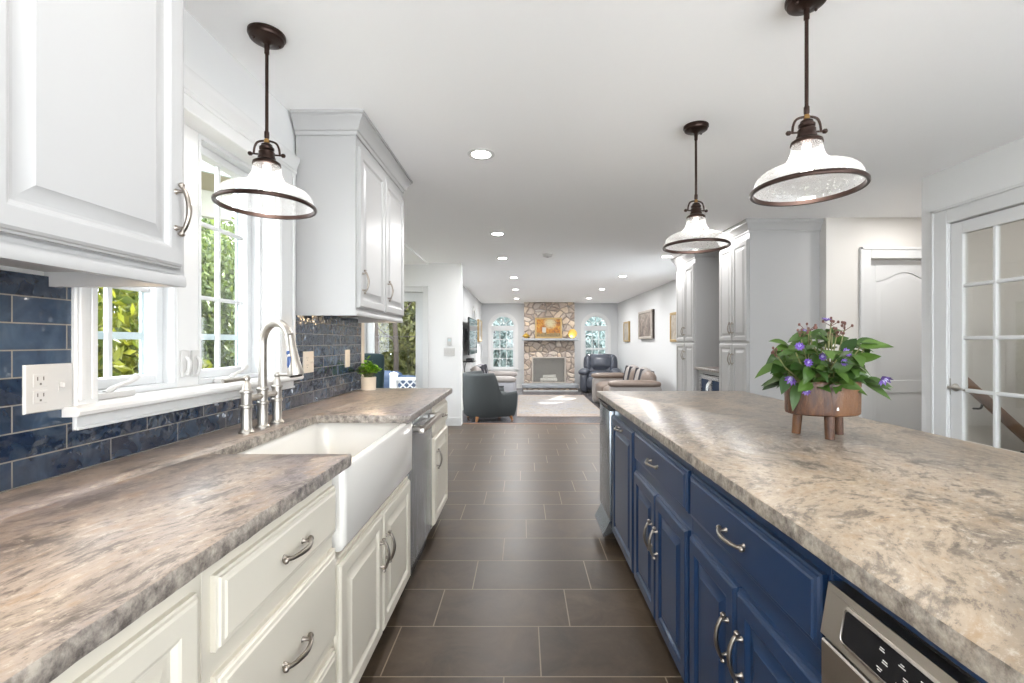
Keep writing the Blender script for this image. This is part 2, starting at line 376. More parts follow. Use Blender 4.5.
# ------------------------------------------------------------------ mesh helpers (all build in world coordinates)
def new(): return bmesh.new()
def box(bm, a, b, bev=0.0, seg=1):
    x0, y0, z0 = a; x1, y1, z1 = b
    c = [bm.verts.new(v) for v in ((x0,y0,z0),(x1,y0,z0),(x1,y1,z0),(x0,y1,z0),(x0,y0,z1),(x1,y0,z1),(x1,y1,z1),(x0,y1,z1))]
    fs = [bm.faces.new([c[i] for i in q]) for q in ((0,3,2,1),(4,5,6,7),(0,1,5,4),(1,2,6,5),(2,3,7,6),(3,0,4,7))]
    if bev > 0:
        es = list({e for f in fs for e in f.edges})
        bmesh.ops.bevel(bm, geom=es, offset=bev, segments=seg, affect='EDGES', profile=0.7)
    return bm
def boxm(bm, M, a, b, bev=0.0, seg=1):
    t = new(); box(t, a, b, bev, seg); t.transform(M); merge(bm, t)
def merge(bm, t):
    me = bpy.data.meshes.new('tmp'); t.to_mesh(me); t.free(); bm.from_mesh(me); bpy.data.meshes.remove(me)
def prism(bm, pts, fn, d0, d1):
    """polygon of 2-D pts swept from d0 to d1, fn(u, v, d) -> point"""
    A = [bm.verts.new(fn(u, v, d0)) for u, v in pts]; B = [bm.verts.new(fn(u, v, d1)) for u, v in pts]
    n = len(pts); bm.faces.new(A); bm.faces.new(B[::-1])
    for i in range(n):
        j = (i+1) % n; bm.faces.new((A[i], B[i], B[j], A[j]))
def lathe(bm, prof, c=(0,0,0), seg=32, cap0=True, cap1=True, sx=1.0, sy=1.0):
    rings = []
    for r, z in prof:
        rings.append([bm.verts.new((c[0]+sx*r*math.cos(2*math.pi*i/seg), c[1]+sy*r*math.sin(2*math.pi*i/seg), c[2]+z)) for i in range(seg)])
    for a, b in zip(rings, rings[1:]):
        for i in range(seg):
            j = (i+1) % seg; bm.faces.new((a[i], a[j], b[j], b[i]))
    if cap0: bm.faces.new(rings[0][::-1])
    if cap1: bm.faces.new(rings[-1])
def tube(bm, pts, rad, seg=10, flat=(1.0, 1.0), cap=True):
    pts = [Vector(p) for p in pts]; n = len(pts)
    rs = rad if isinstance(rad, (list, tuple)) else [rad]*n
    rings = []; up = None
    for i, p in enumerate(pts):
        t = (pts[min(i+1, n-1)] - pts[max(i-1, 0)]).normalized()
        if up is None:
            up = Vector((0, 0, 1)) if abs(t.z) < 0.9 else Vector((1, 0, 0))
        s = t.cross(up)
        if s.length < 1e-5: s = t.cross(Vector((0.3, 1, 0.2)))
        s.normalize(); u = s.cross(t).normalized(); up = u
        rings.append([bm.verts.new(p + rs[i]*(flat[0]*math.cos(2*math.pi*k/seg)*s + flat[1]*math.sin(2*math.pi*k/seg)*u)) for k in range(seg)])
    for a, b in zip(rings, rings[1:]):
        for k in range(seg):
            j = (k+1) % seg; bm.faces.new((a[k], a[j], b[j], b[k]))
    if cap: bm.faces.new(rings[0][::-1]); bm.faces.new(rings[-1])
def bez(pts, n=8):
    """Catmull-Rom through pts"""
    P = [Vector(p) for p in pts]; P = [2*P[0]-P[1]] + P + [2*P[-1]-P[-2]]; out = []
    for i in range(1, len(P)-2):
        for k in range(n):
            t = k/n; a, b, c, d = P[i-1:i+3]
            out.append(0.5*((2*b) + (c-a)*t + (2*a-5*b+4*c-d)*t*t + (3*b-a-3*c+d)*t**3))
    out.append(P[-2]); return out
def rbox(bm, c, size, r=0.05, n=6, bulge=0.0, M=None):
    """rounded, slightly puffed box"""
    t = new(); hx, hy, hz = (s/2 for s in size); r = min(r, hx, hy, hz)
    g = [-1 + 2*i/n for i in range(n+1)]
    vs = {}
    def V(i, j, k):
        key = (i, j, k)
        if key not in vs:
            p = Vector((g[i], g[j], g[k]))
            q = Vector((p.x*hx, p.y*hy, p.z*hz))
            inn = Vector((max(-hx+r, min(hx-r, q.x)), max(-hy+r, min(hy-r, q.y)), max(-hz+r, min(hz-r, q.z))))
            d = q - inn
            if d.length > 1e-9: q = inn + d.normalized()*r
            if bulge:
                w = [(1-p.y**2)*(1-p.z**2), (1-p.x**2)*(1-p.z**2), (1-p.x**2)*(1-p.y**2)]
                q += bulge*Vector((w[0]*p.x**3, w[1]*p.y**3, w[2]*p.z**3))
            vs[key] = t.verts.new(q)
        return vs[key]
    for a in range(n):
        for b in range(n):
            for s in (0, n):
                t.faces.new((V(s,a,b), V(s,a+1,b), V(s,a+1,b+1), V(s,a,b+1)))
                t.faces.new((V(a,s,b), V(a+1,s,b), V(a+1,s,b+1), V(a,s,b+1)))
                t.faces.new((V(a,b,s), V(a+1,b,s), V(a+1,b+1,s), V(a,b+1,s)))
    bmesh.ops.recalc_face_normals(t, faces=t.faces)
    if M is not None: t.transform(M)
    t.transform(Matrix.Translation(c)); merge(bm, t)
class Frame:
    """a face to build on: point (a along, b up, c out)"""
    def __init__(s, o, along, out): s.o = Vector(o); s.a = Vector(along); s.n = Vector(out)
    def __call__(s, a, b, c): return s.o + a*s.a + Vector((0, 0, b)) + c*s.n
def rings(bm, fr, outline, steps):
    """concentric outlines (inset, out) joined, closed at the last and at the back"""
    prev = None; first = None
    for inset, out in steps:
        cur = [bm.verts.new(fr(a, b, out)) for a, b in outline(inset)]
        if prev:
            n = len(cur)
            for i in range(n):
                j = (i+1) % n; bm.faces.new((prev[i], prev[j], cur[j], cur[i]))
        else: first = cur
        prev = cur
    bm.faces.new(prev); bm.faces.new(first[::-1])
def rect(a0, b0, a1, b1): return lambda i: [(a0+i, b0+i), (a1-i, b0+i), (a1-i, b1-i), (a0+i, b1-i)]
def fbox(bm, fr, a0, b0, a1, b1, c0, c1, bev=0.0):
    t = new(); box(t, (a0, b0, c0), (a1, b1, c1), bev)
    for v in t.verts: v.co = fr(v.co.x, v.co.y, v.co.z)
    merge(bm, t)
T = 0.02
def raised_door(bm, fr, a0, b0, a1, b1, t=T, fw=0.058):
    rings(bm, fr, rect(a0, b0, a1, b1), [(0, 0), (0, t*0.55), (0.004, t*0.62), (0.006, t*0.85), (0.011, t), (fw-0.012, t), (fw-0.007, t-0.002), (fw, t-0.009), (fw+0.006, t-0.010), (fw+0.010, t-0.009), (fw+0.032, t-0.0015), (fw+0.034, t)])
def slab_drawer(bm, fr, a0, b0, a1, b1, t=T):
    rings(bm, fr, rect(a0, b0, a1, b1), [(0, 0), (0, t*0.5), (0.005, t*0.58), (0.007, t*0.78), (0.014, t*0.86), (0.018, t), (0.03, t)])
def pull(bm, fr, a, b, c, vertical, L=0.13):
    """arched cabinet pull with flared ends"""
    def P(s, out): return fr(a, b+s, c+out) if vertical else fr(a+s, b, c+out)
    h = L/2
    pts = bez([P(-h, 0.013), P(-h*0.86, 0.014), P(-h*0.66, 0.022), P(-h*0.35, 0.029), P(0, 0.032), P(h*0.35, 0.029), P(h*0.66, 0.022), P(h*0.86, 0.014), P(h, 0.013)], 4)
    n = len(pts); rs = []
    for i in range(n):
        u = abs(2*i/(n-1) - 1)
        rs.append(0.0040 + 0.0022*(1-u) if u < 0.7 else (0.0040 + 0.0040*math.sin(math.pi*min(1, (u-0.7)/0.3))))
    tube(bm, pts, rs, 8)
    for s in (-1, 1):
        tube(bm, [P(s*h*0.68, 0.0), P(s*h*0.68, 0.004), P(s*h*0.68, 0.012), P(s*h*0.68, 0.022)], [0.0075, 0.005, 0.0038, 0.0042], 8)

# ------------------------------------------------------------------ object helpers
WM = {}
def thing(name, label, cat, loc=(0, 0, 0), rotz=0.0, group=None):
    o = bpy.data.objects.new(name, None); COL.objects.link(o); o.empty_display_size = 0.1
    o.location = loc; o.rotation_euler = (0, 0, rotz)
    WM[o] = Matrix.Translation(loc) @ Matrix.Rotation(rotz, 4, 'Z')
    o['label'] = label; o['category'] = cat
    if group: o['group'] = group
    return o
def obj(name, bm, mat, parent=None, smooth=30, label=None, local=False, recalc=True):
    if recalc: bmesh.ops.recalc_face_normals(bm, faces=bm.faces)
    if parent is not None and not local:
        bm.transform(WM[parent].inverted())
    me = bpy.data.meshes.new(name)
    for f in bm.faces: f.smooth = bool(smooth)
    if smooth:
        for e in bm.edges:
            if len(e.link_faces) == 2 and e.calc_face_angle(0) > R(smooth): e.smooth = False
    bm.to_mesh(me); bm.free()
    for m in (mat if isinstance(mat, (list, tuple)) else [mat]): me.materials.append(MATS[m])
    o = bpy.data.objects.new(name, me); COL.objects.link(o)
    if parent is not None: o.parent = parent; WM[o] = WM[parent].copy()
    else: WM[o] = Matrix.Identity(4)
    if label: o['label'] = label
    return o
def tag(o, label, cat, group=None, kind=None):
    o['label'] = label; o['category'] = cat
    if group: o['group'] = group
    if kind: o['kind'] = kind
    return o
def solo(name, bm, mat, label, cat, group=None, kind=None, smooth=30):
    """thing that is one mesh, its origin at the foot of its bounding box"""
    xs = [v.co for v in bm.verts]
    c = Vector(((min(v.x for v in xs)+max(v.x for v in xs))/2, (min(v.y for v in xs)+max(v.y for v in xs))/2, min(v.z for v in xs)))
    bm.transform(Matrix.Translation(-c))
    o = obj(name, bm, mat, None, smooth); o.location = c; WM[o] = Matrix.Translation(c)
    return tag(o, label, cat, group, kind)
def struct(name, bm, mat, parent=None, smooth=30):
    o = obj(name, bm, mat, parent, smooth)
    if parent is None: o['kind'] = 'structure'
    return o
def sempty(name, loc, rotz=0.0, label=None, cat=None):
    o = bpy.data.objects.new(name, None); COL.objects.link(o); o.location = loc; o.rotation_euler = (0, 0, rotz)
    WM[o] = Matrix.Translation(loc) @ Matrix.Rotation(rotz, 4, 'Z'); o['kind'] = 'structure'
    if label: o['label'] = label; o['category'] = cat
    return o
def dup(root, loc, rotz, label=None, group=None):
    r = root.copy(); COL.objects.link(r); r.location = loc; r.rotation_euler = (0, 0, rotz)
    if label: r['label'] = label
    if group: r['group'] = group
    for ch in list(root.children):
        c = ch.copy(); COL.objects.link(c); c.parent = r
        for g in ch.children:
            d = g.copy(); COL.objects.link(d); d.parent = c
    return r

# ------------------------------------------------------------------ room shell
H = 2.44; LOW = -0.16
WX = -1.20           # plaster of the sink wall; tile face sits 12 mm proud
NOOK = [(-1.36, 3.30), (-1.95, 3.30), (-2.65, 4.60), (-2.65, 7.0), (-1.36, 7.0)]
up = lambda u, v, d: (u, v, d)
bm = new(); box(bm, (-1.36, -3.2, -0.1), (4.2, 7.0, 0.0)); prism(bm, NOOK, up, -0.1, 0.0); struct('floor', bm, 'floor_porcelain', smooth=0)
bm = new(); box(bm, (-1.4, 7.0, LOW-0.1), (3.05, 14.1, LOW)); struct('floor_living_room', bm, 'dark_hardwood', smooth=0)
bm = new(); box(bm, (-1.36, -3.2, H), (4.3, 7.0, H+0.1)); box(bm, (-1.4, 7.0, H), (4.3, 14.1, H+0.1)); prism(bm, [(-1.36, 3.40), (-1.42, 3.40), (-1.42, 7.0), (-1.36, 7.0)], up, H, H+0.1); prism(bm, [(-1.42, 3.30), (-1.95, 3.30), (-2.65, 4.60), (-2.65, 7.0), (-1.42, 7.0)], up, H-0.02, H+0.1); struct('ceiling', bm, 'ceiling_paint', smooth=0)

def wall_with_holes(bm, fn, a0, a1, b0, b1, d0, d1, holes):
    """fn(a, b, d); holes = [(a0, a1, b0, b1)] sorted along a"""
    def B(p, q, r, s):
        if q - p > 1e-4 and s - r > 1e-4:
            t = new(); box(t, (p, r, d0), (q, s, d1))
            for v in t.verts: v.co = fn(*v.co)
            merge(bm, t)
    x = a0
    for h in holes:
        B(x, h[0], b0, b1); B(h[0], h[1], b0, h[2]); B(h[0], h[1], h[3], b1); x = h[1]
    B(x, a1, b0, b1)
alongY = lambda a, b, d: (d, a, b)
alongX = lambda a, b, d: (a, d, b)
# sink wall with the window opening
WY0, WY1, WZ0, WZ1 = 1.263, 2.205, 1.105, 2.075
bm = new(); wall_with_holes(bm, alongY, -3.2, 3.40, 0, H, WX-0.16, WX, [(-3.0, -1.6, 0.25, 2.25), (WY0-0.012, WY1+0.012, WZ0-0.03, WZ1+0.012)])  # first opening is out of view, added to let daylight in
struct('wall_left', bm, 'wall_paint', smooth=0)
# tiled splash on that wall
bm = new(); wall_with_holes(bm, alongY, -1.5, 3.345, 0.9145, 1.42, WX, WX+0.012, [(1.200, 2.348, 1.020, 1.42)])
struct('wall_backsplash_left', bm, 'backsplash_tile', smooth=0)
bm = new(); box(bm, (WX, 3.345, 0.9145), (WX+0.016, 3.40, 1.42), 0.002); struct('trim_1', bm, 'pot_cream')
# breakfast nook: return wall, outer wall with an unseen opening added for daylight, far wall with the deck door
bm = new(); box(bm, (-1.95, 3.30, 0), (WX-0.16, 3.40, H-0.02)); prism(bm, [(-1.95, 3.30), (-2.65, 4.60), (-2.55, 4.63), (-1.87, 3.40), (-1.95, 3.40)], up, 0, H-0.02); struct('wall_nook_near', bm, 'wall_paint', smooth=0)
bm = new(); wall_with_holes(bm, alongY, 4.63, 7.0, 0, H-0.02, -2.65, -2.55, [(4.8, 6.7, 0.55, 2.1)]); struct('wall_nook_left', bm, 'wall_paint', smooth=0)
w5 = sempty('added_window_5', (-2.6, 5.7, 0.7), 0, 'unseen white window added for daylight in the side wall of the breakfast nook', 'window')  # out of view, added for the daylight it brings
bm = new()
for q in ((4.8, 0.55, 4.85, 2.1), (6.65, 0.55, 6.7, 2.1), (5.73, 0.6, 5.77, 2.05), (4.85, 0.55, 6.65, 0.6), (4.85, 2.05, 6.65, 2.1)): box(bm, (-2.63, q[0], q[1]), (-2.57, q[2], q[3]))
obj('frame', bm, 'vinyl_white', w5)
bm = new(); box(bm, (-2.603, 4.85, 0.6), (-2.598, 6.65, 2.05)); obj('pane', bm, 'window_glass', w5, 0)
DX0, DX1 = -2.38, -1.505
bm = new(); wall_with_holes(bm, alongX, -2.55, -0.93, 0, H-0.02, 6.84, 7.0, [(DX0, DX1, 0, 2.01)])
box(bm, (-1.42, 6.84, H-0.02), (-0.93, 7.0, H)); box(bm, (-0.95, 6.85, LOW), (-0.93, 6.99, 0))
struct('wall_far_left', bm, 'wall_paint', smooth=0)
# living room
def arch_fill(bm, fn, a0, a1, zs, zt, d0, d1, r, cx, n=16):
    for s in (-1, 1):
        pts = [(cx + s*r, zs)]
        pts += [(cx + s*r*math.cos(t), zs + r*math.sin(t)) for t in [math.pi/2*i/n for i in range(1, n+1)]]
        pts += [(cx, zt), (cx + s*r, zt)]
        prism(bm, pts, fn, d0, d1)
AW = 0.37; ZS = 1.70; ZSILL = 0.42; ZT = ZS + AW
bm = new(); wall_with_holes(bm, alongX, -1.4, 3.05, LOW, H, 13.95, 14.1, [(-0.61-AW, -0.61+AW, ZSILL, ZT), (2.23-AW, 2.23+AW, ZSILL, ZT)])
for cx in (-0.61, 2.23): arch_fill(bm, alongX, cx-AW, cx+AW, ZS, ZT, 13.95, 14.1, AW, cx)
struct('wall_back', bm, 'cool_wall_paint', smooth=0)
bm = new(); wall_with_holes(bm, alongY, 7.0, 13.95, LOW, H, -1.4, -1.257, [(7.25, 8.95, LOW+0.05, 2.2), (11.55-AW, 11.55+AW, ZSILL, ZT)])  # square opening added out of view as a daylight source
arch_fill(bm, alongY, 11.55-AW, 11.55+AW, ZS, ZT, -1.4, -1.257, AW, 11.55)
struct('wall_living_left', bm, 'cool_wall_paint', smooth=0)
bm = new(); wall_with_holes(bm, alongY, 4.45, 13.95, LOW, H, 2.90, 3.05, [(6.75, 8.15, 0.7, 1.75)]); struct('wall_living_right', bm, 'cool_wall_paint', smooth=0)  # opening hidden by the pantries, added for daylight
def plain_window(name, x, y0, y1, z0, z1, label):  # unseen windows added to light the living room
    w = sempty(name, (x, (y0+y1)/2, z0), 0, label, 'window'); bm = new(); ym = (y0+y1)/2
    for q in ((y0, z0, y0+0.05, z1), (y1-0.05, z0, y1, z1), (ym-0.02, z0+0.05, ym+0.02, z1-0.05), (y0+0.05, z0, y1-0.05, z0+0.05), (y0+0.05, z1-0.05, y1-0.05, z1)): box(bm, (x-0.03, q[0], q[1]), (x+0.03, q[2], q[3]))
    obj('frame', bm, 'vinyl_white', w); bm = new(); box(bm, (x-0.003, y0+0.05, z0+0.05), (x+0.003, y1-0.05, z1-0.05)); obj('pane', bm, 'window_glass', w, 0)
plain_window('added_window_6', -1.33, 7.25, 8.95, LOW+0.05, 2.2, 'unseen white patio window added for daylight in the living room side wall behind the wall end')
plain_window('added_window_7', 2.98, 6.75, 8.15, 0.7, 1.75, 'unseen white window added for daylight in the right living room wall behind the pantries')
# right side: wall with the glazed door, hall recess, facing wall with the panel door
GY0, GY1 = 2.313, 3.087
bm = new(); wall_with_holes(bm, alongY, -3.2, 3.3, 0, H, 2.89, 3.01, [(-2.8, -0.4, 0.10, 2.30), (GY0, GY1, 0, 2.06)]); struct('wall_right', bm, 'wall_paint', smooth=0)  # opening behind the viewer added to bring in daylight
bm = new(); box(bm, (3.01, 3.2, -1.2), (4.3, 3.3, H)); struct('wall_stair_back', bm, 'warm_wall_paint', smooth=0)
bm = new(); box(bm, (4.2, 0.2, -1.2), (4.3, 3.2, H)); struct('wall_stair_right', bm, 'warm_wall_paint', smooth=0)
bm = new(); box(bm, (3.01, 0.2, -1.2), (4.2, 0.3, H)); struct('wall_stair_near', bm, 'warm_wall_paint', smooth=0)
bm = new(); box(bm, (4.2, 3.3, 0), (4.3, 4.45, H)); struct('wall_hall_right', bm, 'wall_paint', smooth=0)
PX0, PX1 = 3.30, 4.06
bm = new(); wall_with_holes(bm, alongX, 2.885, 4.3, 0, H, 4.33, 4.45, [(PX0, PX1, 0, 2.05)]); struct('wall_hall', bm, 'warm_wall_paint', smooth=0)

bm = new(); wall_with_holes(bm, alongX, -1.36, 3.01, 0, H, -3.3, -3.2, [(-1.15, 2.8, 0.0, 2.40)]); struct('wall_front', bm, 'wall_paint', smooth=0)  # unseen wall, its wide opening added as a daylight source
# baseboards
def baseboard(name, a, b, n, z=0.0):
    a = Vector(a); b = Vector(b); d = (b-a); L = d.length; fr = Frame((a.x, a.y, z), d.normalized(), n)
    bm = new(); fbox(bm, fr, 0, 0, L, 0.11, 0, 0.014); fbox(bm, fr, 0, 0.11, L, 0.125, 0, 0.009, 0.003); struct(name, bm, 'trim_white')
baseboard('baseboard_far_left', (-1.414, 6.84, 0), (-0.93, 6.84, 0), (0, -1, 0))
baseboard('baseboard_back', (-1.24, 13.95, 0), (0.03, 13.95, 0), (0, -1, 0), LOW)
baseboard('baseboard_back_right', (1.54, 13.95, 0), (2.88, 13.95, 0), (0, -1, 0), LOW)
baseboard('baseboard_living_left', (-1.257, 8.97, 0), (-1.257, 13.93, 0), (1, 0, 0), LOW)
baseboard('baseboard_living_right', (2.90, 6.55, 0), (2.90, 13.93, 0), (-1, 0, 0), LOW)
baseboard('baseboard_hall', (2.90, 4.33, 0), (3.19, 4.33, 0), (0, -1, 0))
bm = new(); box(bm, (-0.93, 6.99, LOW), (2.9, 7.0, 0.0)); box(bm, (-0.93, 6.97, 0.0), (2.88, 7.02, 0.006), 0.002); struct('trim_2', bm, 'rail_wood')

# ------------------------------------------------------------------ kitchen window (two crank casements)
win = sempty('window_1', (WX, 1.735, WZ0), 0, 'pair of white crank casements over the sink with stool and moulded header', 'window')
FX = WX + 0.024                       # casing face
bm = new()
box(bm, (WX, 1.197, 1.075), (FX, WY0, 2.13), 0.004); box(bm, (FX, 1.201, 1.10), (FX+0.008, 1.219, 2.12), 0.003); box(bm, (FX, 1.238, 1.10), (FX+0.004, 1.256, 2.12), 0.002)
box(bm, (WX, WY1, 1.075), (FX, 2.345, 2.13), 0.004); box(bm, (FX, 2.321, 1.10), (FX+0.008, 2.341, 2.12), 0.003); box(bm, (FX, 2.212, 1.10), (FX+0.004, 2.230, 2.12), 0.002)
box(bm, (WX, WY0, WZ1-0.005), (FX, WY1, 2.13), 0.003)
obj('casing', bm, 'trim_white', win)
bm = new()
prof = [(0, 2.122), (0.028, 2.122), (0.031, 2.132), (0.028, 2.142), (0.033, 2.158), (0.042, 2.180), (0.046, 2.188), (0.046, 2.205), (0, 2.205)]
prism(bm, prof, lambda u, v, d: (WX+u, d, v), 1.180, 2.356); obj('header_crown', bm, 'trim_white', win)
bm = new()
box(bm, (WX-0.067, WY0+0.0005, 1.0625), (WX, WY1-0.0005, 1.088))
prism(bm, [(0, 1.062), (0.050, 1.062), (0.057, 1.066), (0.060, 1.075), (0.057, 1.084), (0.050, 1.088), (0, 1.088)], lambda u, v, d: (WX+u, d, v), 1.172, 2.368)
obj('stool', bm, 'trim_white', win)
bm = new(); box(bm, (WX, 1.200, 1.022), (FX-0.004, 2.345, 1.062), 0.003); box(bm, (FX-0.004, 1.200, 1.022), (FX+0.002, 2.345, 1.032), 0.002); obj('apron', bm, 'trim_white', win)
bm = new()      # jamb lining
JX0, JX1 = WX-0.16, WX-0.0003
box(bm, (JX0, WY0-0.012, 1.075), (JX1, WY0, WZ1+0.01)); box(bm, (JX0, WY1, 1.075), (JX1, WY1+0.012, WZ1+0.01)); box(bm, (JX0, WY0, WZ1), (JX1, WY1, WZ1+0.012)); box(bm, (JX0, WY0, 1.076), (WX-0.068, WY1, 1.0915))
obj('jamb', bm, 'trim_white', win)
UX0, UX1 = WX-0.155, WX-0.068         # depth of the window units
bm = new(); box(bm, (UX0, 1.668, 1.09), (UX1, 1.780, WZ1), 0.003); obj('mullion', bm, 'trim_white', win)
def casement(y0, y1, crank_y, tag_):
    s = new(); gx = WX-0.137; fw = 0.034
    # unit frame, sash
    box(s, (UX0, y0, 1.09), (UX1, y0+0.014, WZ1)); box(s, (UX0, y1-0.014, 1.09), (UX1, y1, WZ1)); box(s, (UX0, y0+0.014, WZ1-0.018), (UX1, y1-0.014, WZ1)); box(s, (UX0, y0+0.014, 1.09), (UX1, y1-0.014, 1.108))
    a0, a1, z0, z1 = y0+0.014, y1-0.014, 1.108, WZ1-0.018
    for q in ((a0, z0, a0+fw, z1), (a1-fw, z0, a1, z1), (a0+fw, z0, a1-fw, z0+fw), (a0+fw, z1-fw, a1-fw, z1)):
        box(s, (gx-0.02, q[0], q[1]), (gx+0.03, q[2], q[3]), 0.003)
    sash = obj('sash', s, 'vinyl_white', win)
    g = new(); box(g, (gx-0.003, a0+fw-0.004, z0+fw-0.004), (gx+0.003, a1-fw+0.004, z1-fw+0.004)); obj('pane', g, 'window_glass', sash)
    m = new(); cy = (a0+a1)/2
    box(m, (gx-0.009, cy-0.008, z0+fw), (gx+0.009, cy+0.008, z1-fw), 0.002)
    for zz in (1.440, 1.747): box(m, (gx-0.0085, a0+fw, zz-0.008), (gx+0.0085, a1-fw, zz+0.008), 0.002)
    obj('muntin', m, 'vinyl_white', sash)
    f = new(); ox = WX-0.150
    for q in ((a0+0.02, z0+0.02, a0+0.045, z1-0.02), (a1-0.045, z0+0.02, a1-0.02, z1-0.02), (a0+0.045, 1.265, a1-0.045, 1.290)):
        box(f, (ox-0.008, q[0], q[1]), (ox, q[2], q[3]))
    obj('storm_bar', f, 'screen_frame_grey', sash)
    c = new()                      # folding crank on the sill
    box(c, (WX-0.064, crank_y-0.075, 1.088), (WX-0.02, crank_y+0.075, 1.108), 0.008, 2)
    tube(c, bez([(WX-0.03, crank_y-0.02, 1.105), (WX-0.028, crank_y+0.015, 1.122), (WX-0.026, crank_y+0.06, 1.132), (WX-0.024, crank_y+0.085, 1.150)], 4), [0.009]*4+[0.007]*6+[0.010]*3, 8)
    obj('crank', c, 'plastic_white', win)
casement(1.263, 1.668, 1.36, 0)
casement(1.780, 2.205, 1.93, 1)
for ly in (1.697, 1.752):             # sash locks on the mullion
    bm = new(); box(bm, (UX1, ly-0.018, 1.125), (UX1+0.012, ly+0.018, 1.225), 0.006, 2)
    tube(bm, bez([(UX1+0.010, ly, 1.20), (UX1+0.024, ly, 1.185), (UX1+0.022, ly, 1.15), (UX1+0.015, ly, 1.135)], 4), 0.007, 8)
    obj('sash_lock', bm, 'plastic_white', win)

# ------------------------------------------------------------------ left counter run
CE = -0.525; FF = -0.565; CT = 0.914; CB = 0.878
def counter(name, outline, mat, label, rough=(), step=0.025):
    pts = []
    rr = random.Random(4)
    n = len(outline)
    for i in range(n):
        a = Vector(outline[i]); b = Vector(outline[(i+1) % n]); L = (b-a).length
        k = max(1, int(L/step)) if i in rough else 1
        nrm = Vector((b-a).normalized()); nrm = Vector((nrm.y, -nrm.x))
        for j in range(k):
            p = a + (b-a)*(j/k)
            if i in rough and j: p = p + nrm*rr.uniform(-0.0012, 0.0012)
            pts.append(p)
    bm = new()
    lay = [(CB, 0.0015), (CB+0.006, 0.0), (CT-0.007, 0.0), (CT-0.002, 0.0015), (CT, 0.005)]
    cen = None; m = len(pts); R_ = []
    def inset(i, d):
        p0, p, p1 = pts[i-1], pts[i], pts[(i+1) % m]
        d0 = (p-p0).normalized(); d1 = (p1-p).normalized(); n0 = Vector((-d0.y, d0.x)); n1 = Vector((-d1.y, d1.x)); b = n0+n1
        if b.length < 1e-6: return p
        b.normalize(); c = max(0.4, b.dot(n0)); return p + b*(d/c)
    for z, d in lay: R_.append([bm.verts.new((*inset(i, d), z)) for i in range(m)])
    for A, B in zip(R_, R_[1:]):
        for i in range(m):
            j = (i+1) % m; bm.faces.new((A[i], A[j], B[j], B[i]))
    bm.faces.new(R_[0][::-1]); bm.faces.new(R_[-1])
    return solo(name, bm, mat, label, 'countertop')
counter('granite_countertop', [(WX+0.0125, -1.5), (CE, -1.5), (CE, 1.394), (-0.965, 1.394), (-0.965, 2.128), (CE, 2.122), (CE, 3.38), (WX+0.0125, 3.38)], 'granite_left',
        'long grey and cream granite worktop under the window, cut away around the white sink', rough=(1, 2, 3, 4, 5, 6))

def left_fr(): return Frame((FF, 0, 0), (0, 1, 0), (1, 0, 0))
LF = left_fr()
def base_cabinet(name, y0, y1, label, mats, fr, cat='cabinet', depth=0.58, kick=True, z1=CB-0.001, zlow=0.10, openings=()):
    """carcass + kick; fr gives face; a = world y"""
    t = thing(name, label, cat, tuple(fr((y0+y1)/2, 0, -depth/2)))
    bm = new(); fbox(bm, fr, y0+0.0008, zlow, y1-0.0008, z1, -depth, 0, 0.001); obj('carcass', bm, mats[0], t, 0)
    if kick:
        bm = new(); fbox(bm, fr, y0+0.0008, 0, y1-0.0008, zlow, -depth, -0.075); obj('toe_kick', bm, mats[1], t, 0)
    return t
def add_door(t, fr, a0, b0, a1, b1, mat, pulls=(), vertical=True, L=0.13, pm='pewter', fw=0.058):
    bm = new(); raised_door(bm, fr, a0, b0, a1, b1, fw=fw); d = obj('door', bm, mat, t, 20)
    for a, b in pulls:
        p = new(); pull(p, fr, a, b, T, vertical, L); obj('pull', p, pm, d, 60)
    return d
def add_drawer(t, fr, a0, b0, a1, b1, mat, pm='pewter', L=0.13):
    bm = new(); slab_drawer(bm, fr, a0, b0, a1, b1); d = obj('drawer', bm, mat, t, 20)
    p = new(); pull(p, fr, (a0+a1)/2, (b0+b1)/2, T, False, L); obj('pull', p, pm, d, 60)
CR = ('cabinet_warm_lit', 'cream_kick')
t = base_cabinet('base_cabinet', -1.5, 0.798, 'warm-lit white base cabinet nearest the viewer under the left worktop, before the drawer bank', CR, LF)
for a0, a1 in ((-0.62, -0.17), (-0.155, 0.30), (0.315, 0.773)): add_door(t, LF, a0, 0.125, a1, 0.83, 'cabinet_warm_lit', [(a0+0.04, 0.62)])
t = base_cabinet('drawer_cabinet', 0.798, 1.348, 'warm-lit white three-drawer base cabinet just before the white sink', CR, LF)
add_drawer(t, LF, 0.822, 0.695, 1.340, 0.834, 'cabinet_warm_lit'); add_drawer(t, LF, 0.822, 0.392, 1.340, 0.650, 'cabinet_warm_lit'); add_drawer(t, LF, 0.822, 0.115, 1.340, 0.355, 'cabinet_warm_lit')
t = base_cabinet('sink_cabinet', 1.348, 2.232, 'warm-lit white two-door base cabinet directly below the white apron sink', CR, LF, z1=0.60)
add_door(t, LF, 1.360, 0.115, 1.777, 0.590, 'cabinet_warm_lit', [(1.742, 0.44)]); add_door(t, LF, 1.783, 0.115, 2.215, 0.590, 'cabinet_warm_lit', [(1.818, 0.44)])
t = base_cabinet('end_cabinet', 2.815, 3.325, 'warm-lit white base cabinet at the far end of the sink run beyond the dishwasher', CR, LF)
add_drawer(t, LF, 2.83, 0.695, 3.305, 0.834, 'cabinet_warm_lit', L=0.11); add_door(t, LF, 2.83, 0.115, 3.305, 0.655, 'cabinet_warm_lit', [(2.872, 0.52)])

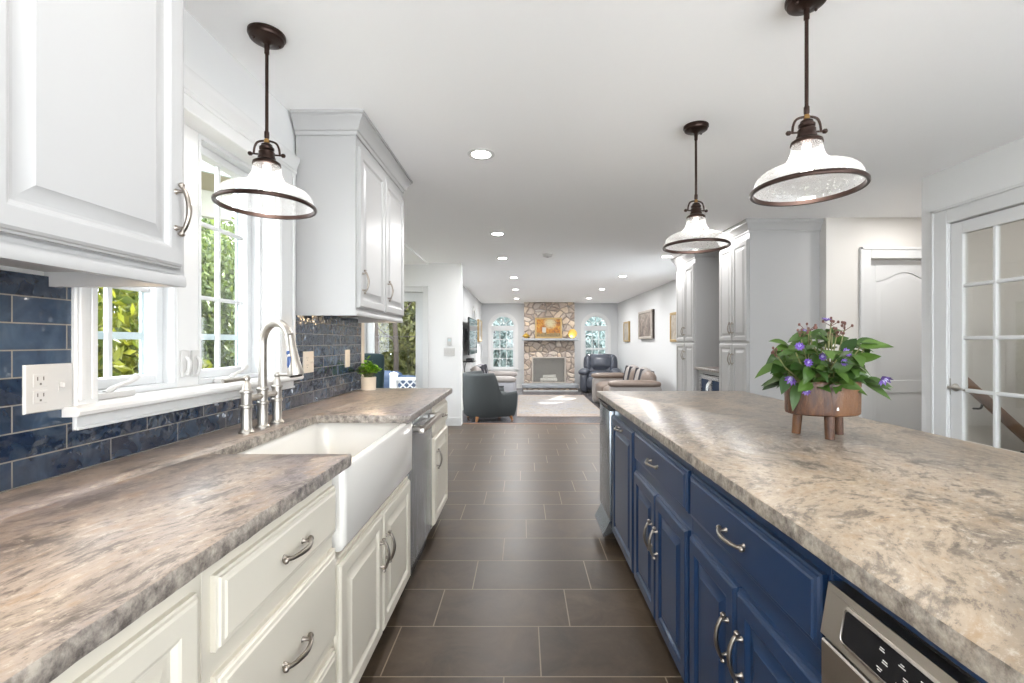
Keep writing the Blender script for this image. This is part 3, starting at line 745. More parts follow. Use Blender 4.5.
# apron sink
t = thing('apron_sink', 'white fireclay apron-front sink set into the left granite worktop', 'sink', (-0.74, 1.785, 0.602))
def sink_bm():
    bm = new(); y0, y1, x0, x1, z0, z1 = 1.372, 2.222, -1.000, -0.537, 0.622, CB-0.0015
    def rr(ax0, ay0, ax1, ay1, r, z, n=6):
        pts = []
        for cx, cy, s in ((ax1-r, ay0+r, -90), (ax1-r, ay1-r, 0), (ax0+r, ay1-r, 90), (ax0+r, ay0+r, 180)):
            for i in range(n+1):
                a = R(s+90*i/n); pts.append(bm.verts.new((cx+r*math.cos(a), cy+r*math.sin(a), z)))
        return pts
    L = [rr(x0, y0, x1-0.012, y1, 0.02, z0), rr(x0, y0, x1, y1, 0.02, z0+0.02), rr(x0, y0, x1, y1, 0.02, z1-0.012), rr(x0+0.003, y0+0.003, x1-0.003, y1-0.003, 0.02, z1-0.003), rr(x0+0.01, y0+0.01, x1-0.010, y1-0.01, 0.02, z1),
         rr(x0+0.022, y0+0.04, x1-0.026, y1-0.04, 0.03, z1), rr(x0+0.030, y0+0.046, x1-0.034, y1-0.046, 0.03, z1-0.008), rr(x0+0.036, y0+0.05, x1-0.040, y1-0.05, 0.04, z1-0.03),
         rr(x0+0.045, y0+0.06, x1-0.048, y1-0.06, 0.05, z0+0.07), rr(x0+0.075, y0+0.09, x1-0.075, y1-0.09, 0.05, z0+0.035)]
    for A, B in zip(L, L[1:]):
        n = len(A)
        for i in range(n):
            j = (i+1) % n; bm.faces.new((A[i], A[j], B[j], B[i]))
    bm.faces.new(L[0][::-1]); bm.faces.new(L[-1]); return bm
obj('basin', sink_bm(), 'fireclay', t, 40)
bm = new(); lathe(bm, [(0.0, 0.001), (0.045, 0.001), (0.045, 0.004), (0.03, 0.002), (0.001, 0.002)], (-0.77, 1.785, 0.657), 24, False, False); obj('drain', bm, 'nickel', t)

# bridge faucet
t = thing('bridge_faucet', 'brushed nickel bridge faucet with arched spout behind the white sink', 'faucet', (-1.04, 1.818, CT))
FXx = -1.04; ys = (1.712, 1.818, 1.924)
pp = [(0.027, 0), (0.027, 0.006), (0.021, 0.012), (0.0185, 0.018), (0.0185, 0.092), (0.0225, 0.095), (0.0225, 0.104), (0.0185, 0.107), (0.0185, 0.148), (0.0225, 0.151), (0.0225, 0.158), (0.017, 0.162)]
for i, y in enumerate(ys):
    bm = new(); pr = pp + ([(0.013, 0.185), (0.010, 0.196)] if i != 1 else [(0.0165, 0.165)]); lathe(bm, pr, (FXx, y, CT), 20); obj('post', bm, 'nickel', t, 40)
bm = new(); tube(bm, [(FXx, ys[0]+0.015, CT+0.128), (FXx, ys[1]-0.015, CT+0.128)], 0.012, 12); tube(bm, [(FXx, ys[1]+0.015, CT+0.128), (FXx, ys[2]-0.015, CT+0.128)], 0.012, 12); obj('bridge', bm, 'nickel', t, 60)
for y, d in ((ys[0], (-0.35, -0.94)), (ys[2], (0.8, -0.10))):
    bm = new(); lathe(bm, [(0.010, 0.194), (0.012, 0.198), (0.012, 0.210), (0.006, 0.216)], (FXx, y, CT), 16)
    tube(bm, [(FXx-d[0]*0.012, y-d[1]*0.012, CT+0.205), (FXx+d[0]*0.05, y+d[1]*0.05, CT+0.204), (FXx+d[0]*0.092, y+d[1]*0.092, CT+0.202)], [0.006, 0.0065, 0.0085], 10)
    obj('lever', bm, 'nickel', t, 60)
dv = Vector((0.90, -0.43, 0)).normalized(); b0 = Vector((FXx, ys[1], CT))
sp = [b0 + Vector((0, 0, z)) for z in (0.16, 0.22, 0.28, 0.33)]
rad = 0.082
for i in range(1, 11):
    a = math.pi*(1 - i/11.5); sp.append(b0 + Vector((0, 0, 0.335)) + dv*(rad + rad*math.cos(a)) + Vector((0, 0, rad*math.sin(a))))
bm = new(); tube(bm, sp, 0.0155, 16); obj('spout', bm, 'nickel', t, 60)
e = sp[-1]; dd = (sp[-1]-sp[-2]).normalized()
dd = (dd*0.4 + Vector((0.02, 0, -1))*0.6).normalized()
bm = new(); tube(bm, [e, e+dd*0.004, e+dd*0.05, e+dd*0.10, e+dd*0.150, e+dd*0.158], [0.0155, 0.0175, 0.018, 0.022, 0.029, 0.027], 20); h_ = obj('spray_head', bm, 'nickel', t, 50)
bm = new(); tube(bm, [e+dd*0.1575, e+dd*0.162], [0.024, 0.022], 20); obj('spray_face', bm, 'black_plastic', h_, 50)
sd = (Vector((-0.35, -0.9, 0))).normalized()
bm = new(); rbox(bm, e+dd*0.105+sd*0.021, (0.016, 0.012, 0.045), 0.006, 4); rbox(bm, e+dd*0.068+sd*0.018, (0.014, 0.010, 0.016), 0.005, 4); obj('spray_button', bm, 'blue_button', h_, 50)

# dishwasher
t = thing('dishwasher', 'stainless dishwasher with bar handle between the sink and the end cabinet', 'dishwasher', (-0.85, 2.524, 0.0))
bm = new(); box(bm, (-1.12, 2.236, 0.10), (-0.600, 2.812, CB-0.002)); obj('tub', bm, 'black_plastic', t, 0)
bm = new(); box(bm, (-0.599, 2.240, 0.115), (-0.562, 2.808, 0.868), 0.004, 2); dw = obj('door', bm, 'steel_vertical', t)
bm = new(); box(bm, (-0.61, 2.240, 0.0), (-0.60, 2.808, 0.10)); obj('toe_kick', bm, 'black_plastic', t, 0)
bm = new(); box(bm, (-0.520, 2.262, 0.800), (-0.492, 2.792, 0.826), 0.008, 2); obj('handle', bm, 'steel_warm_reflection', dw)
for y in (2.33, 2.735):
    bm = new(); box(bm, (-0.563, y-0.018, 0.800), (-0.515, y+0.018, 0.828), 0.005); obj('handle_bracket', bm, 'steel_warm_reflection', dw)

# wall plates
def plate(name, fr, a, b, w, h, label, cat, mat='plastic_white', gangs=()):
    t = thing(name, label, cat, tuple(fr(a, b-h/2, 0)))
    bm = new(); rings(bm, fr, rect(a-w/2, b-h/2, a+w/2, b+h/2), [(0, 0), (0, 0.003), (0.003, 0.006), (0.006, 0.006)]); obj('cover', bm, mat, t)
    for kind, da in gangs:
        if kind == 'duplex':
            for s in (-1, 1):
                bm = new(); fbox(bm, fr, a+da-0.017, b+s*0.020-0.016, a+da+0.017, b+s*0.020+0.016, 0.006, 0.008, 0.001); r = obj('receptacle', bm, mat, t)
                bm = new()
                for q in (-0.007, 0.007): fbox(bm, fr, a+da+q-0.0012, b+s*0.020, a+da+q+0.0012, b+s*0.020+0.009, 0.008, 0.0084)
                fbox(bm, fr, a+da-0.0022, b+s*0.020-0.011, a+da+0.0022, b+s*0.020-0.006, 0.008, 0.0084); obj('slots', bm, 'slot_grey', r, 0)
        elif kind == 'toggle':
            bm = new(); fbox(bm, fr, a+da-0.006, b-0.012, a+da+0.006, b+0.012, 0.006, 0.0075); fbox(bm, fr, a+da-0.004, b-0.002, a+da+0.004, b+0.012, 0.007, 0.019, 0.002); obj('toggle', bm, mat, t)
        else:
            bm = new(); fbox(bm, fr, a+da-0.016, b-0.033, a+da+0.016, b+0.033, 0.006, 0.009, 0.0015); obj('rocker', bm, mat, t)
TF = Frame((WX+0.012, 0, 0), (0, 1, 0), (1, 0, 0))
plate('outlet_plate', TF, 1.1375, 1.142, 0.116, 0.118, 'white outlet and toggle plate on blue tile left of the window', 'outlet', 'plastic_white', [('duplex', -0.024), ('toggle', 0.026)])
plate('outlet_plate', TF, 2.515, 1.145, 0.116, 0.118, 'ivory double outlet plate on blue tile just right of the window', 'outlet', 'plastic_ivory', [('duplex', -0.024), ('toggle', 0.026)])
plate('switch_plate', TF, 3.075, 1.145, 0.075, 0.118, 'narrow ivory switch plate on blue tile near the small potted herb', 'switch', 'plastic_ivory', [('rocker', 0)])
SF = Frame((0, 6.84, 0), (1, 0, 0), (0, -1, 0))
plate('switch_plate', SF, -1.105, 1.106, 0.165, 0.118, 'white triple switch plate on the wall end beside the deck door', 'switch', 'plastic_white', [('toggle', -0.045), ('toggle', 0), ('toggle', 0.045)])
t = thing('thermostat', 'small white thermostat on the wall end above the triple switch', 'thermostat', (-1.10, 6.84, 1.21))
bm = new(); fbox(bm, SF, -1.135, 1.205, -1.07, 1.325, 0, 0.022, 0.005); obj('housing', bm, 'plastic_white', t); bm = new(); fbox(bm, SF, -1.125, 1.265, -1.08, 1.305, 0.022, 0.0235); obj('display', bm, 'screen_frame_grey', t)

# ------------------------------------------------------------------ wall cabinets
def crown(bm, pts, z0=H-0.105, z1=H-0.001, pr=0.062):
    """cove crown along an open plan polyline, outward side on the right of travel"""
    prof = [(0.0, z0), (0.010, z0), (0.012, z0+0.018), (0.020, z0+0.022), (0.026, z0+0.040), (0.040, z0+0.066), (0.052, z0+0.078), (0.054, z0+0.088), (pr, z0+0.090), (pr, z1), (0.0, z1)]
    P = [Vector(p) for p in pts]; n = len(P); S = []
    for i in range(n):
        ns = []
        if i: d = (P[i]-P[i-1]).normalized(); ns.append(Vector((d.y, -d.x)))
        if i < n-1: d = (P[i+1]-P[i]).normalized(); ns.append(Vector((d.y, -d.x)))
        b = sum(ns, Vector((0, 0)));
        if len(ns) == 2: b = b/ (1 + ns[0].dot(ns[1]))
        S.append([bm.verts.new((P[i].x+b.x*o, P[i].y+b.y*o, z)) for o, z in prof])
    m = len(prof)
    for A, B in zip(S, S[1:]):
        for k in range(m):
            j = (k+1) % m; bm.faces.new((A[k], A[j], B[j], B[k]))
    bm.faces.new(S[0]); bm.faces.new(S[-1][::-1])
UF = -0.875
UFr = Frame((UF, 0, 0), (0, 1, 0), (1, 0, 0))
NUF = Frame((UF+0.013, 0, 0), (0, 1, 0), (1, 0, 0))
def wall_cabinet(y0, y1, fr, doors, label, ends):
    fx = fr.o.x; x0 = WX + 0.0005
    if y0 > 2: x0 = WX + 0.013
    t = thing('wall_cabinet', label, 'cabinet', ((x0+fx)/2, (y0+y1)/2, 1.43))
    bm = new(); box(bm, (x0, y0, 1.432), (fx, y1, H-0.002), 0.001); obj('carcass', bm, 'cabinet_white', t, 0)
    bm = new()
    prof = [(-0.018, 1.395), (0.004, 1.395), (0.006, 1.402), (0.004, 1.418), (0.0, 1.424), (0.0, 1.434), (-0.018, 1.434)]
    prism(bm, prof, lambda u, v, d: (fx+u, d, v), y0, y1)
    if ends[0]: box(bm, (x0, y0, 1.395), (fx-0.018, y0+0.018, 1.433))
    if ends[1]: box(bm, (x0, y1-0.018, 1.395), (fx-0.018, y1, 1.433))
    obj('light_rail', bm, 'cabinet_white', t)
    bm = new(); pts = []
    if ends[0]: pts.append((x0, y0))
    pts += [(fx, y0), (fx, y1)]
    if ends[1]: pts.append((x0, y1))
    crown(bm, pts); obj('crown', bm, 'cabinet_white', t, 25)
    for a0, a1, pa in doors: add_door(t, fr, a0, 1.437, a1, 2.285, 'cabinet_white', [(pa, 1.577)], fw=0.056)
    # under-cabinet lamp strip
    s = new(); ym = (y0+y1)/2; box(s, (fx-0.085, y0+0.06, 1.420), (fx-0.055, y1-0.06, 1.4315)); ls = obj('lamp_strip', s, 'plastic_white', t, 0)
    s = new(); box(s, (fx-0.081, y0+0.07, 1.4185), (fx-0.059, y1-0.07, 1.4205)); obj('diffuser', s, 'strip_glow', ls, 0)
    ld = bpy.data.lights.new('strip_lamp', 'AREA'); ld.shape = 'RECTANGLE'; ld.size = 0.03; ld.size_y = y1-y0-0.15; ld.energy = STRIP_POWER*(y1-y0); ld.color = (1, 0.74, 0.46)
    lo = bpy.data.objects.new('strip_lamp', ld); COL.objects.link(lo); lo.parent = ls; lo.location = WM[ls].inverted() @ Vector((fx-0.07, ym, 1.417))
    return t
wall_cabinet(0.25, 1.158, NUF, [(0.262, 0.690, 0.30), (0.697, 1.135, 1.105)], 'white raised-panel wall cabinet nearest the viewer, above the left outlet plate', (True, True))
wall_cabinet(2.378, 3.295, UFr, [(2.392, 2.832, 2.428), (2.842, 3.280, 2.878)], 'white two-door wall cabinet beyond the window, above the small potted herb', (True, True))

# ------------------------------------------------------------------ island
IE = 0.515; IFF = 0.555
IF = Frame((IFF, 0, 0), (0, 1, 0), (-1, 0, 0))
counter('island_countertop', [(IE, -0.6), (1.535, -0.6), (1.535, 3.18), (IE, 3.18)], 'granite_island', 'wide beige granite island top carrying the wooden planter', rough=(0, 1, 2, 3))
NV = ('cabinet_navy', 'navy_kick')
t = base_cabinet('island_cabinet', -0.58, 0.818, 'navy island cabinet housing the microwave drawer, nearest the viewer', NV, IF, z1=0.40)
bm = new(); fbox(bm, IF, -0.579, 0.401, 0.19, CB-0.001, -0.58, 0, 0.001); fbox(bm, IF, 0.19, 0.842, 0.817, CB-0.001, -0.58, 0, 0.001); fbox(bm, IF, 0.19, 0.401, 0.817, 0.8415, -0.58, -0.50); fbox(bm, IF, 0.8135, 0.401, 0.817, 0.8415, -0.50, 0); obj('housing', bm, 'cabinet_navy', t, 0)
add_drawer(t, IF, 0.20, 0.125, 0.805, 0.385, 'cabinet_navy')
t = base_cabinet('island_cabinet', 0.818, 1.487, 'navy island cabinet with wide drawer and two doors beside the microwave drawer', NV, IF)
add_drawer(t, IF, 0.828, 0.690, 1.472, 0.832, 'cabinet_navy', L=0.14); add_door(t, IF, 0.828, 0.115, 1.147, 0.635, 'cabinet_navy', [(1.112, 0.485)]); add_door(t, IF, 1.153, 0.115, 1.472, 0.635, 'cabinet_navy', [(1.188, 0.485)])
t = base_cabinet('island_cabinet', 1.487, 2.214, 'navy island cabinet with drawer and two doors, middle of the island', NV, IF)
add_drawer(t, IF, 1.500, 0.690, 2.202, 0.832, 'cabinet_navy'); add_door(t, IF, 1.500, 0.115, 1.848, 0.635, 'cabinet_navy', [(1.813, 0.455)]); add_door(t, IF, 1.854, 0.115, 2.202, 0.635, 'cabinet_navy', [(1.889, 0.455)])
t = base_cabinet('island_cabinet', 2.214, 2.750, 'navy pull-out island cabinet with one tall door beside the trash compactor', NV, IF)
add_door(t, IF, 2.232, 0.115, 2.735, 0.815, 'cabinet_navy', [(2.485, 0.780)], vertical=False)
bm = new(); box(bm, (IFF+0.59, -0.58, 0.0), (IFF+0.64, 3.15, CB-0.001), 0.001); box(bm, (IFF, 3.135, 0.0), (IFF+0.589, 3.15, CB-0.001))
solo('island_cladding', bm, 'cabinet_navy', 'navy cladding closing the far side and far end of the island', 'cladding', smooth=0)
# microwave drawer
t = thing('microwave_drawer', 'stainless microwave drawer with black control strip at the near end of the island', 'microwave', (0.80, 0.505, 0.402))
bm = new(); box(bm, (0.572, 0.195, 0.404), (1.05, 0.812, 0.838)); obj('body', bm, 'black_plastic', t, 0)
bm = new(); box(bm, (0.530, 0.196, 0.412), (0.571, 0.811, 0.732), 0.003); obj('drawer_front', bm, 'steel_warm_reflection', t)
CF = Frame((0.545, 0, 0.738), (0, 1, 0), (-1, 0, 0))
def cp(a, b, c):     # control panel leans back toward the top
    return Vector((0.530 + 0.16*b - c, a, 0.740 + b))
bm = new(); prism(bm, [(0.196, 0), (0.811, 0), (0.811, 0.090), (0.196, 0.090)], lambda u, v, d: cp(u, v, d), -0.030, 0.0); pn = obj('control_panel', bm, 'steel_warm_reflection', t)
bm = new()
def rrect(a0, b0, a1, b1, r, n=4):
    o = []
    for cx, cy, s in ((a1-r, b0+r, -90), (a1-r, b1-r, 0), (a0+r, b1-r, 90), (a0+r, b0+r, 180)):
        for i in range(n+1): o.append((cx+r*math.cos(R(s+90*i/n)), cy+r*math.sin(R(s+90*i/n))))
    return o
rings(bm, lambda a, b, c: cp(a, b, c), lambda i: rrect(0.24+i, 0.012+i, 0.765-i, 0.074-i, 0.008), [(0, 0), (0, 0.002), (0.003, 0.003), (0.0035, 0.001), (0.006, 0.001)]); obj('bezel', bm, 'steel_warm_reflection', pn)
bm = new(); prism(bm, rrect(0.2455, 0.0175, 0.7595, 0.0685, 0.006), cp, 0.0, 0.0022); gl = obj('control_glass', bm, 'black_glass', pn)
rr = random.Random(3)
for i in range(11):
    for j in range(3):
        bm = new(); a = 0.68 - i*0.036 - (0.008 if j % 2 else 0); b = 0.058 - j*0.0145
        for k in range(2):
            w = rr.uniform(0.006, 0.013); q = b - k*0.0034
            prism(bm, [(a-w/2, q-0.0007), (a+w/2, q-0.0007), (a+w/2, q+0.0007), (a-w/2, q+0.0007)], cp, 0.0022, 0.0026)
        obj('key_legend', bm, 'label_ink', pn, 0)
# trash compactor
t = thing('trash_compactor', 'narrow stainless trash compactor with foot pedal at the far end of the island', 'appliance', (0.80, 2.945, 0.0))
bm = new(); box(bm, (0.566, 2.755, 0.09), (1.10, 3.130, CB-0.002)); obj('body', bm, 'black_plastic', t, 0)
bm = new(); box(bm, (0.527, 2.766, 0.17), (0.565, 3.128, 0.835), 0.004, 2); d = obj('door', bm, 'steel_vertical', t)
bm = new(); prism(bm, [(0.530, 0.840), (0.516, 0.848), (0.512, 0.866), (0.524, 0.872), (0.566, 0.872), (0.566, 0.840)], lambda u, v, dd_: (u, dd_, v), 2.766, 3.128); obj('control_lip', bm, 'black_plastic', t)
bm = new(); box(bm, (0.60, 2.766, 0.0), (1.05, 3.128, 0.09)); obj('base', bm, 'black_plastic', t, 0)
bm = new(); prism(bm, [(0.566, 0.162), (0.535, 0.162), (0.512, 0.115), (0.490, 0.075), (0.492, 0.062), (0.520, 0.07), (0.566, 0.092)], lambda u, v, dd_: (u, dd_, v), 2.79, 3.11); obj('foot_pedal', bm, 'steel_vertical', t)

# ------------------------------------------------------------------ pendants
def make_pendant():
    t = thing('pendant_light', 'x', 'pendant lamp', (0, 0, H-0.0005), 0, 'seeded glass pendants')
    def L(bm, name, mat, par=t, smooth=40): return obj(name, bm, mat, par, smooth, local=True)
    bm = new(); lathe(bm, [(0.066, 0), (0.066, -0.010), (0.062, -0.014), (0.060, -0.022), (0.052, -0.027), (0.030, -0.030), (0.016, -0.034), (0.010, -0.040), (0.010, -0.055), (0.006, -0.058)], seg=40)
    can = L(bm, 'canopy', 'bronze')
    for a in (0.5, 0.5+math.pi):
        s = new(); lathe(s, [(0.005, -0.024), (0.006, -0.030), (0.004, -0.034), (0.001, -0.036)], (0.045*math.cos(a), 0.045*math.sin(a), 0), 10); L(s, 'screw', 'bronze', can)
    zr = -0.405
    bm = new(); tube(bm, [(0, 0, -0.056), (0, 0, zr)], 0.0062, 12); lathe(bm, [(0.009, -0.056), (0.009, -0.075), (0.0062, -0.078)], seg=12); lathe(bm, [(0.008, -0.375), (0.009, -0.378), (0.009, -0.398), (0.007, -0.402)], seg=12); L(bm, 'rod', 'bronze')
    bm = new(); lathe(bm, [(0.007, zr+0.002), (0.010, zr-0.003), (0.010, zr-0.012), (0.006, zr-0.016)], seg=14); L(bm, 'collar', 'brass_worn')
    bm = new(); lathe(bm, [(0.010, zr-0.015), (0.019, zr-0.020), (0.021, zr-0.028), (0.026, zr-0.032), (0.026, zr-0.040), (0.022, zr-0.044), (0.028, zr-0.050), (0.028, zr-0.066), (0.031, zr-0.070), (0.031, zr-0.078), (0.048, zr-0.090), (0.050, zr-0.100), (0.046, zr-0.102)], seg=36); L(bm, 'socket_cup', 'bronze')
    bm = new(); tube(bm, bez([(0.046, 0, zr-0.056), (0.042, 0, zr-0.030), (0.030, 0, zr-0.011), (0.0, 0, zr-0.005), (-0.030, 0, zr-0.011), (-0.042, 0, zr-0.030), (-0.046, 0, zr-0.056)], 5), 0.0042, 8)
    for s in (-1, 1):
        tube(bm, [(s*0.026, 0, zr-0.058), (s*0.050, 0, zr-0.058)], 0.0035, 8)
        tube(bm, [(s*0.050, 0, zr-0.058), (s*0.054, 0, zr-0.058), (s*0.062, 0, zr-0.058), (s*0.066, 0, zr-0.058)], [0.004, 0.008, 0.008, 0.004], 10)
    L(bm, 'yoke', 'bronze')
    zt = zr-0.098
    pr = [(0.046, 0), (0.048, -0.015), (0.052, -0.034), (0.060, -0.052), (0.072, -0.067), (0.092, -0.079), (0.118, -0.088), (0.140, -0.098), (0.156, -0.113), (0.164, -0.132), (0.167, -0.155)]
    pr = [(p.x, p.y) for p in bez([(a, b, 0) for a, b in pr], 3)]
    bm = new(); lathe(bm, [(r, zt+z) for r, z in pr], seg=64, cap0=False, cap1=False); sh = L(bm, 'glass_shade', 'seeded_glass', smooth=60)
    bm = new(); z = zt-0.155; lathe(bm, [(0.164, z+0.006), (0.172, z+0.007), (0.176, z+0.003), (0.177, z-0.004), (0.174, z-0.009), (0.166, z-0.008), (0.164, z+0.006)], seg=64, cap0=False, cap1=False); L(bm, 'rim_band', 'bronze', sh)
    bm = new(); zb = zt-0.010; lathe(bm, [(0.013, zb+0.012), (0.013, zb-0.012), (0.020, zb-0.030), (0.027, zb-0.052), (0.026, zb-0.070), (0.016, zb-0.084), (0.002, zb-0.088)], seg=20); L(bm, 'bulb', 'bulb_glow')
    ld = bpy.data.lights.new('pendant_lamp', 'POINT'); ld.energy = PENDANT_POWER; ld.color = (1, 0.95, 0.88); ld.shadow_soft_size = 0.03
    lo = bpy.data.objects.new('pendant_lamp', ld); COL.objects.link(lo); lo.parent = t; lo.location = (0, 0, zb-0.115)
    return t
pend = make_pendant()
pend.location = (-0.985, 1.75, H-0.0005); pend.rotation_euler = (0, 0, R(12)); pend['label'] = 'bronze and seeded glass pendant hanging over the white sink'
dup(pend, (0.974, 1.563, H-0.0005), R(-8), 'bronze and seeded glass pendant over the island, nearer of the two there')
dup(pend, (0.949, 2.497, H-0.0005), R(4), 'bronze and seeded glass pendant over the island, farther of the two there')

# ------------------------------------------------------------------ recessed lights, smoke detector
def make_can():
    t = thing('recessed_light', 'x', 'ceiling light', (0, 0, H-0.0005), 0, 'recessed ceiling lights')
    bm = new(); lathe(bm, [(0.058, -0.001), (0.062, -0.004), (0.080, -0.004), (0.086, -0.001), (0.086, 0.0)], seg=32, cap0=False, cap1=False); obj('trim_ring', bm, 'trim_white', t, 40, local=True)
    bm = new(); lathe(bm, [(0.0005, -0.0025), (0.060, -0.0025)], seg=32, cap0=False, cap1=False); bm.verts.ensure_lookup_table(); obj('lens', bm, 'lamp_lens', t, 40, local=True)
    ld = bpy.data.lights.new('can_lamp', 'AREA'); ld.shape = 'DISK'; ld.size = 0.12; ld.energy = CAN_POWER; ld.color = (1, 0.99, 0.985)
    lo = bpy.data.objects.new('can_lamp', ld); COL.objects.link(lo); lo.parent = t; lo.location = (0, 0, -0.008)
    return t
can = make_can()
CANS = [(-0.264, 2.87, 'recessed ceiling light nearest the viewer, over the kitchen aisle'),
        (-0.279, 4.98, 'second recessed ceiling light down the aisle, past the wall cabinets'),
        (-0.29, 6.43, 'third recessed ceiling light in the aisle row, just before the living room opening'),
        (-0.169, 8.35, 'recessed ceiling light on the left of the living room, first past the opening'),
        (-0.172, 10.28, 'recessed ceiling light in the middle of the living room left row'),
        (-0.177, 12.4, 'recessed ceiling light in the living room left row closest to the fireplace'),
        (1.80, 8.21, 'recessed ceiling light on the right of the living room, first past the pantries'),
        (1.77, 10.2, 'recessed ceiling light in the middle of the living room right row'),
        (1.78, 12.3, 'recessed ceiling light in the living room right row closest to the fireplace'),
        (1.98, 4.87, 'recessed ceiling light in front of the near pantry, behind the farther island pendant'),
        (1.98, 6.28, 'recessed ceiling light in front of the far pantry, just below the farther pendant rim'),
        (3.45, 3.80, 'added ceiling light brightening the hall recess in front of the panel door'),  # no fixture known here, added to lift the dark recess
        (3.6, 2.3, 'added ceiling light brightening the stair hall behind the glass door'),  # added to lighten the hall behind the glass
        (-0.27, 0.75, 'unseen ceiling light added above the aisle at the viewer'),  # this and the next three are out of view, added as fill light
        (1.98, 0.75, 'unseen ceiling light added above the right side of the island at the viewer'),
        (-0.27, -1.4, 'unseen ceiling light added behind the viewer over the aisle'),
        (1.98, -1.4, 'unseen ceiling light added behind the viewer on the right')]
for i, (x, y, lb) in enumerate(CANS):
    if i == 0: can.location = (x, y, H-0.0005); can['label'] = lb
    else:
        c_ = dup(can, (x, y, H-0.0005), 0, lb)
        if y > 4: 
            for ch in c_.children:
                if ch.type == 'LIGHT': ch.data = ch.data.copy(); ch.data.energy = CAN_POWER*(0.9 if 1.9 < x < 3 and y < 7 else 2.3 if y < 7 else 4.2)
t = thing('smoke_detector', 'round white smoke detector on the ceiling beyond the aisle lights', 'smoke detector', (0.33, 6.14, H-0.0005))
bm = new(); lathe(bm, [(0.068, 0), (0.068, -0.012), (0.060, -0.030), (0.045, -0.036), (0.001, -0.037)], (0.33, 6.14, H-0.0005), 28); obj('housing', bm, 'plastic_white', t)
bm = new(); lathe(bm, [(0.014, -0.036), (0.013, -0.041), (0.001, -0.041)], (0.33, 6.14, H-0.0005), 16); obj('test_button', bm, 'slot_grey', t)

# ------------------------------------------------------------------ pantries, niche
PXF = 2.20
PF = Frame((PXF, 0, 0), (0, 1, 0), (-1, 0, 0))
def pantry(y0, y1, near, label):
    t = thing('pantry_cabinet', label, 'cabinet', (2.55, (y0+y1)/2, 0))
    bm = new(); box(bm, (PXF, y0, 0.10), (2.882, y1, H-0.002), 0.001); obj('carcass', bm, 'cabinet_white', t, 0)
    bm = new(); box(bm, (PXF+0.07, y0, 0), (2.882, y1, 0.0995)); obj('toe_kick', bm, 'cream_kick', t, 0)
    bm = new(); crown(bm, [(2.882, y1), (PXF, y1), (PXF, y0), (2.882, y0)], z0=H-0.115); obj('crown', bm, 'cabinet_white', t, 25)
    ym = (y0+y1)/2
    for a0, a1, pa in ((y0+0.012, ym-0.002, ym-0.030), (ym+0.002, y1-0.012, ym+0.030)):
        add_door(t, PF, a0, 1.262, a1, 2.262, 'cabinet_white', [(pa, 1.40)], fw=0.055); add_door(t, PF, a0, 0.115, a1, 1.240, 'cabinet_white', [(pa, 1.08)], fw=0.055)
    return t
pantry(4.42, 5.08, True, 'tall white pantry cabinet nearer the viewer, beside the hall door wall')
pantry(5.81, 6.50, False, 'tall white pantry cabinet farther back, beside the living room')
t = thing('niche_counter', 'short pale stone worktop in the gap between the two pantries', 'countertop', (2.55, 5.445, 0.905))
bm = new(); box(bm, (2.185, 5.083, 0.908), (2.895, 5.807, 0.940), 0.003); obj('slab', bm, 'granite_left', t)
bm = new(); box(bm, (2.24, 5.083, 0.0), (2.27, 5.12, 0.907)); box(bm, (2.24, 5.77, 0.0), (2.27, 5.807, 0.907)); box(bm, (2.24, 5.12, 0.865), (2.27, 5.77, 0.907)); obj('face_frame', bm, 'cabinet_white', t, 0)
t = thing('wine_cooler', 'two-door glass wine cooler under the pale worktop between the pantries', 'wine cooler', (2.55, 5.445, 0))
bm = new(); box(bm, (2.28, 5.125, 0.0), (2.88, 5.765, 0.86)); obj('body', bm, 'black_plastic', t, 0)
for y0, y1, hy in ((5.127, 5.444, 5.425), (5.446, 5.763, 5.465)):
    bm = new()
    for q in ((y0, 0.06, y0+0.04, 0.85), (y1-0.04, 0.06, y1, 0.85), (y0+0.04, 0.06, y1-0.04, 0.10), (y0+0.04, 0.80, y1-0.04, 0.85)): box(bm, (2.236, q[0], q[1]), (2.279, q[2], q[3]), 0.002)
    d = obj('door', bm, 'steel', t)
    bm = new(); box(bm, (2.250, y0+0.04, 0.10), (2.262, y1-0.04, 0.80)); obj('door_pane', bm, 'cover_blue', d, 0)
    bm = new(); tube(bm, [(2.237, hy, 0.78), (2.205, hy, 0.74), (2.197, hy, 0.62), (2.205, hy, 0.48), (2.237, hy, 0.44)], 0.008, 8); obj('handle', bm, 'steel', d)

# ------------------------------------------------------------------ doors
# glazed door to the stair
d1 = sempty('door_1', (2.95, 2.687, 0), 0, 'white fifteen-pane glass door to the stair hall in the right wall', 'door')
DF = Frame((2.936, 0, 0), (0, 1, 0), (-1, 0, 0))
cols = 3; gy1 = GY1-0.087; gy0 = GY0+0.087; gz0, gz1 = 0.25, 1.972
bm = new(); fbox(bm, DF, GY0+0.003, 0.008, gy0, 2.052, 0, 0.040, 0.003); fbox(bm, DF, gy1, 0.008, GY1-0.003, 2.052, 0, 0.040, 0.003); fbox(bm, DF, gy0, 0.008, gy1, gz0, 0, 0.040); fbox(bm, DF, gy0, gz1, gy1, 2.052, 0, 0.040); obj('leaf', bm, 'trim_white', d1)
bm = new(); cw = (gy1-gy0)/3; rh = (gz1-gz0)/5
for i in (1, 2): fbox(bm, DF, gy0+i*cw-0.012, gz0, gy0+i*cw+0.012, gz1, 0.004, 0.038, 0.005)
for j in (1, 2, 3, 4): fbox(bm, DF, gy0, gz0+j*rh-0.012, gy1, gz0+j*rh+0.012, 0.0045, 0.0375, 0.005)
obj('muntin', bm, 'trim_white', d1)
bm = new(); fbox(bm, DF, gy0-0.004, gz0-0.004, gy1+0.004, gz1+0.004, 0.018, 0.022); obj('pane', bm, 'door_glass', d1, 0)
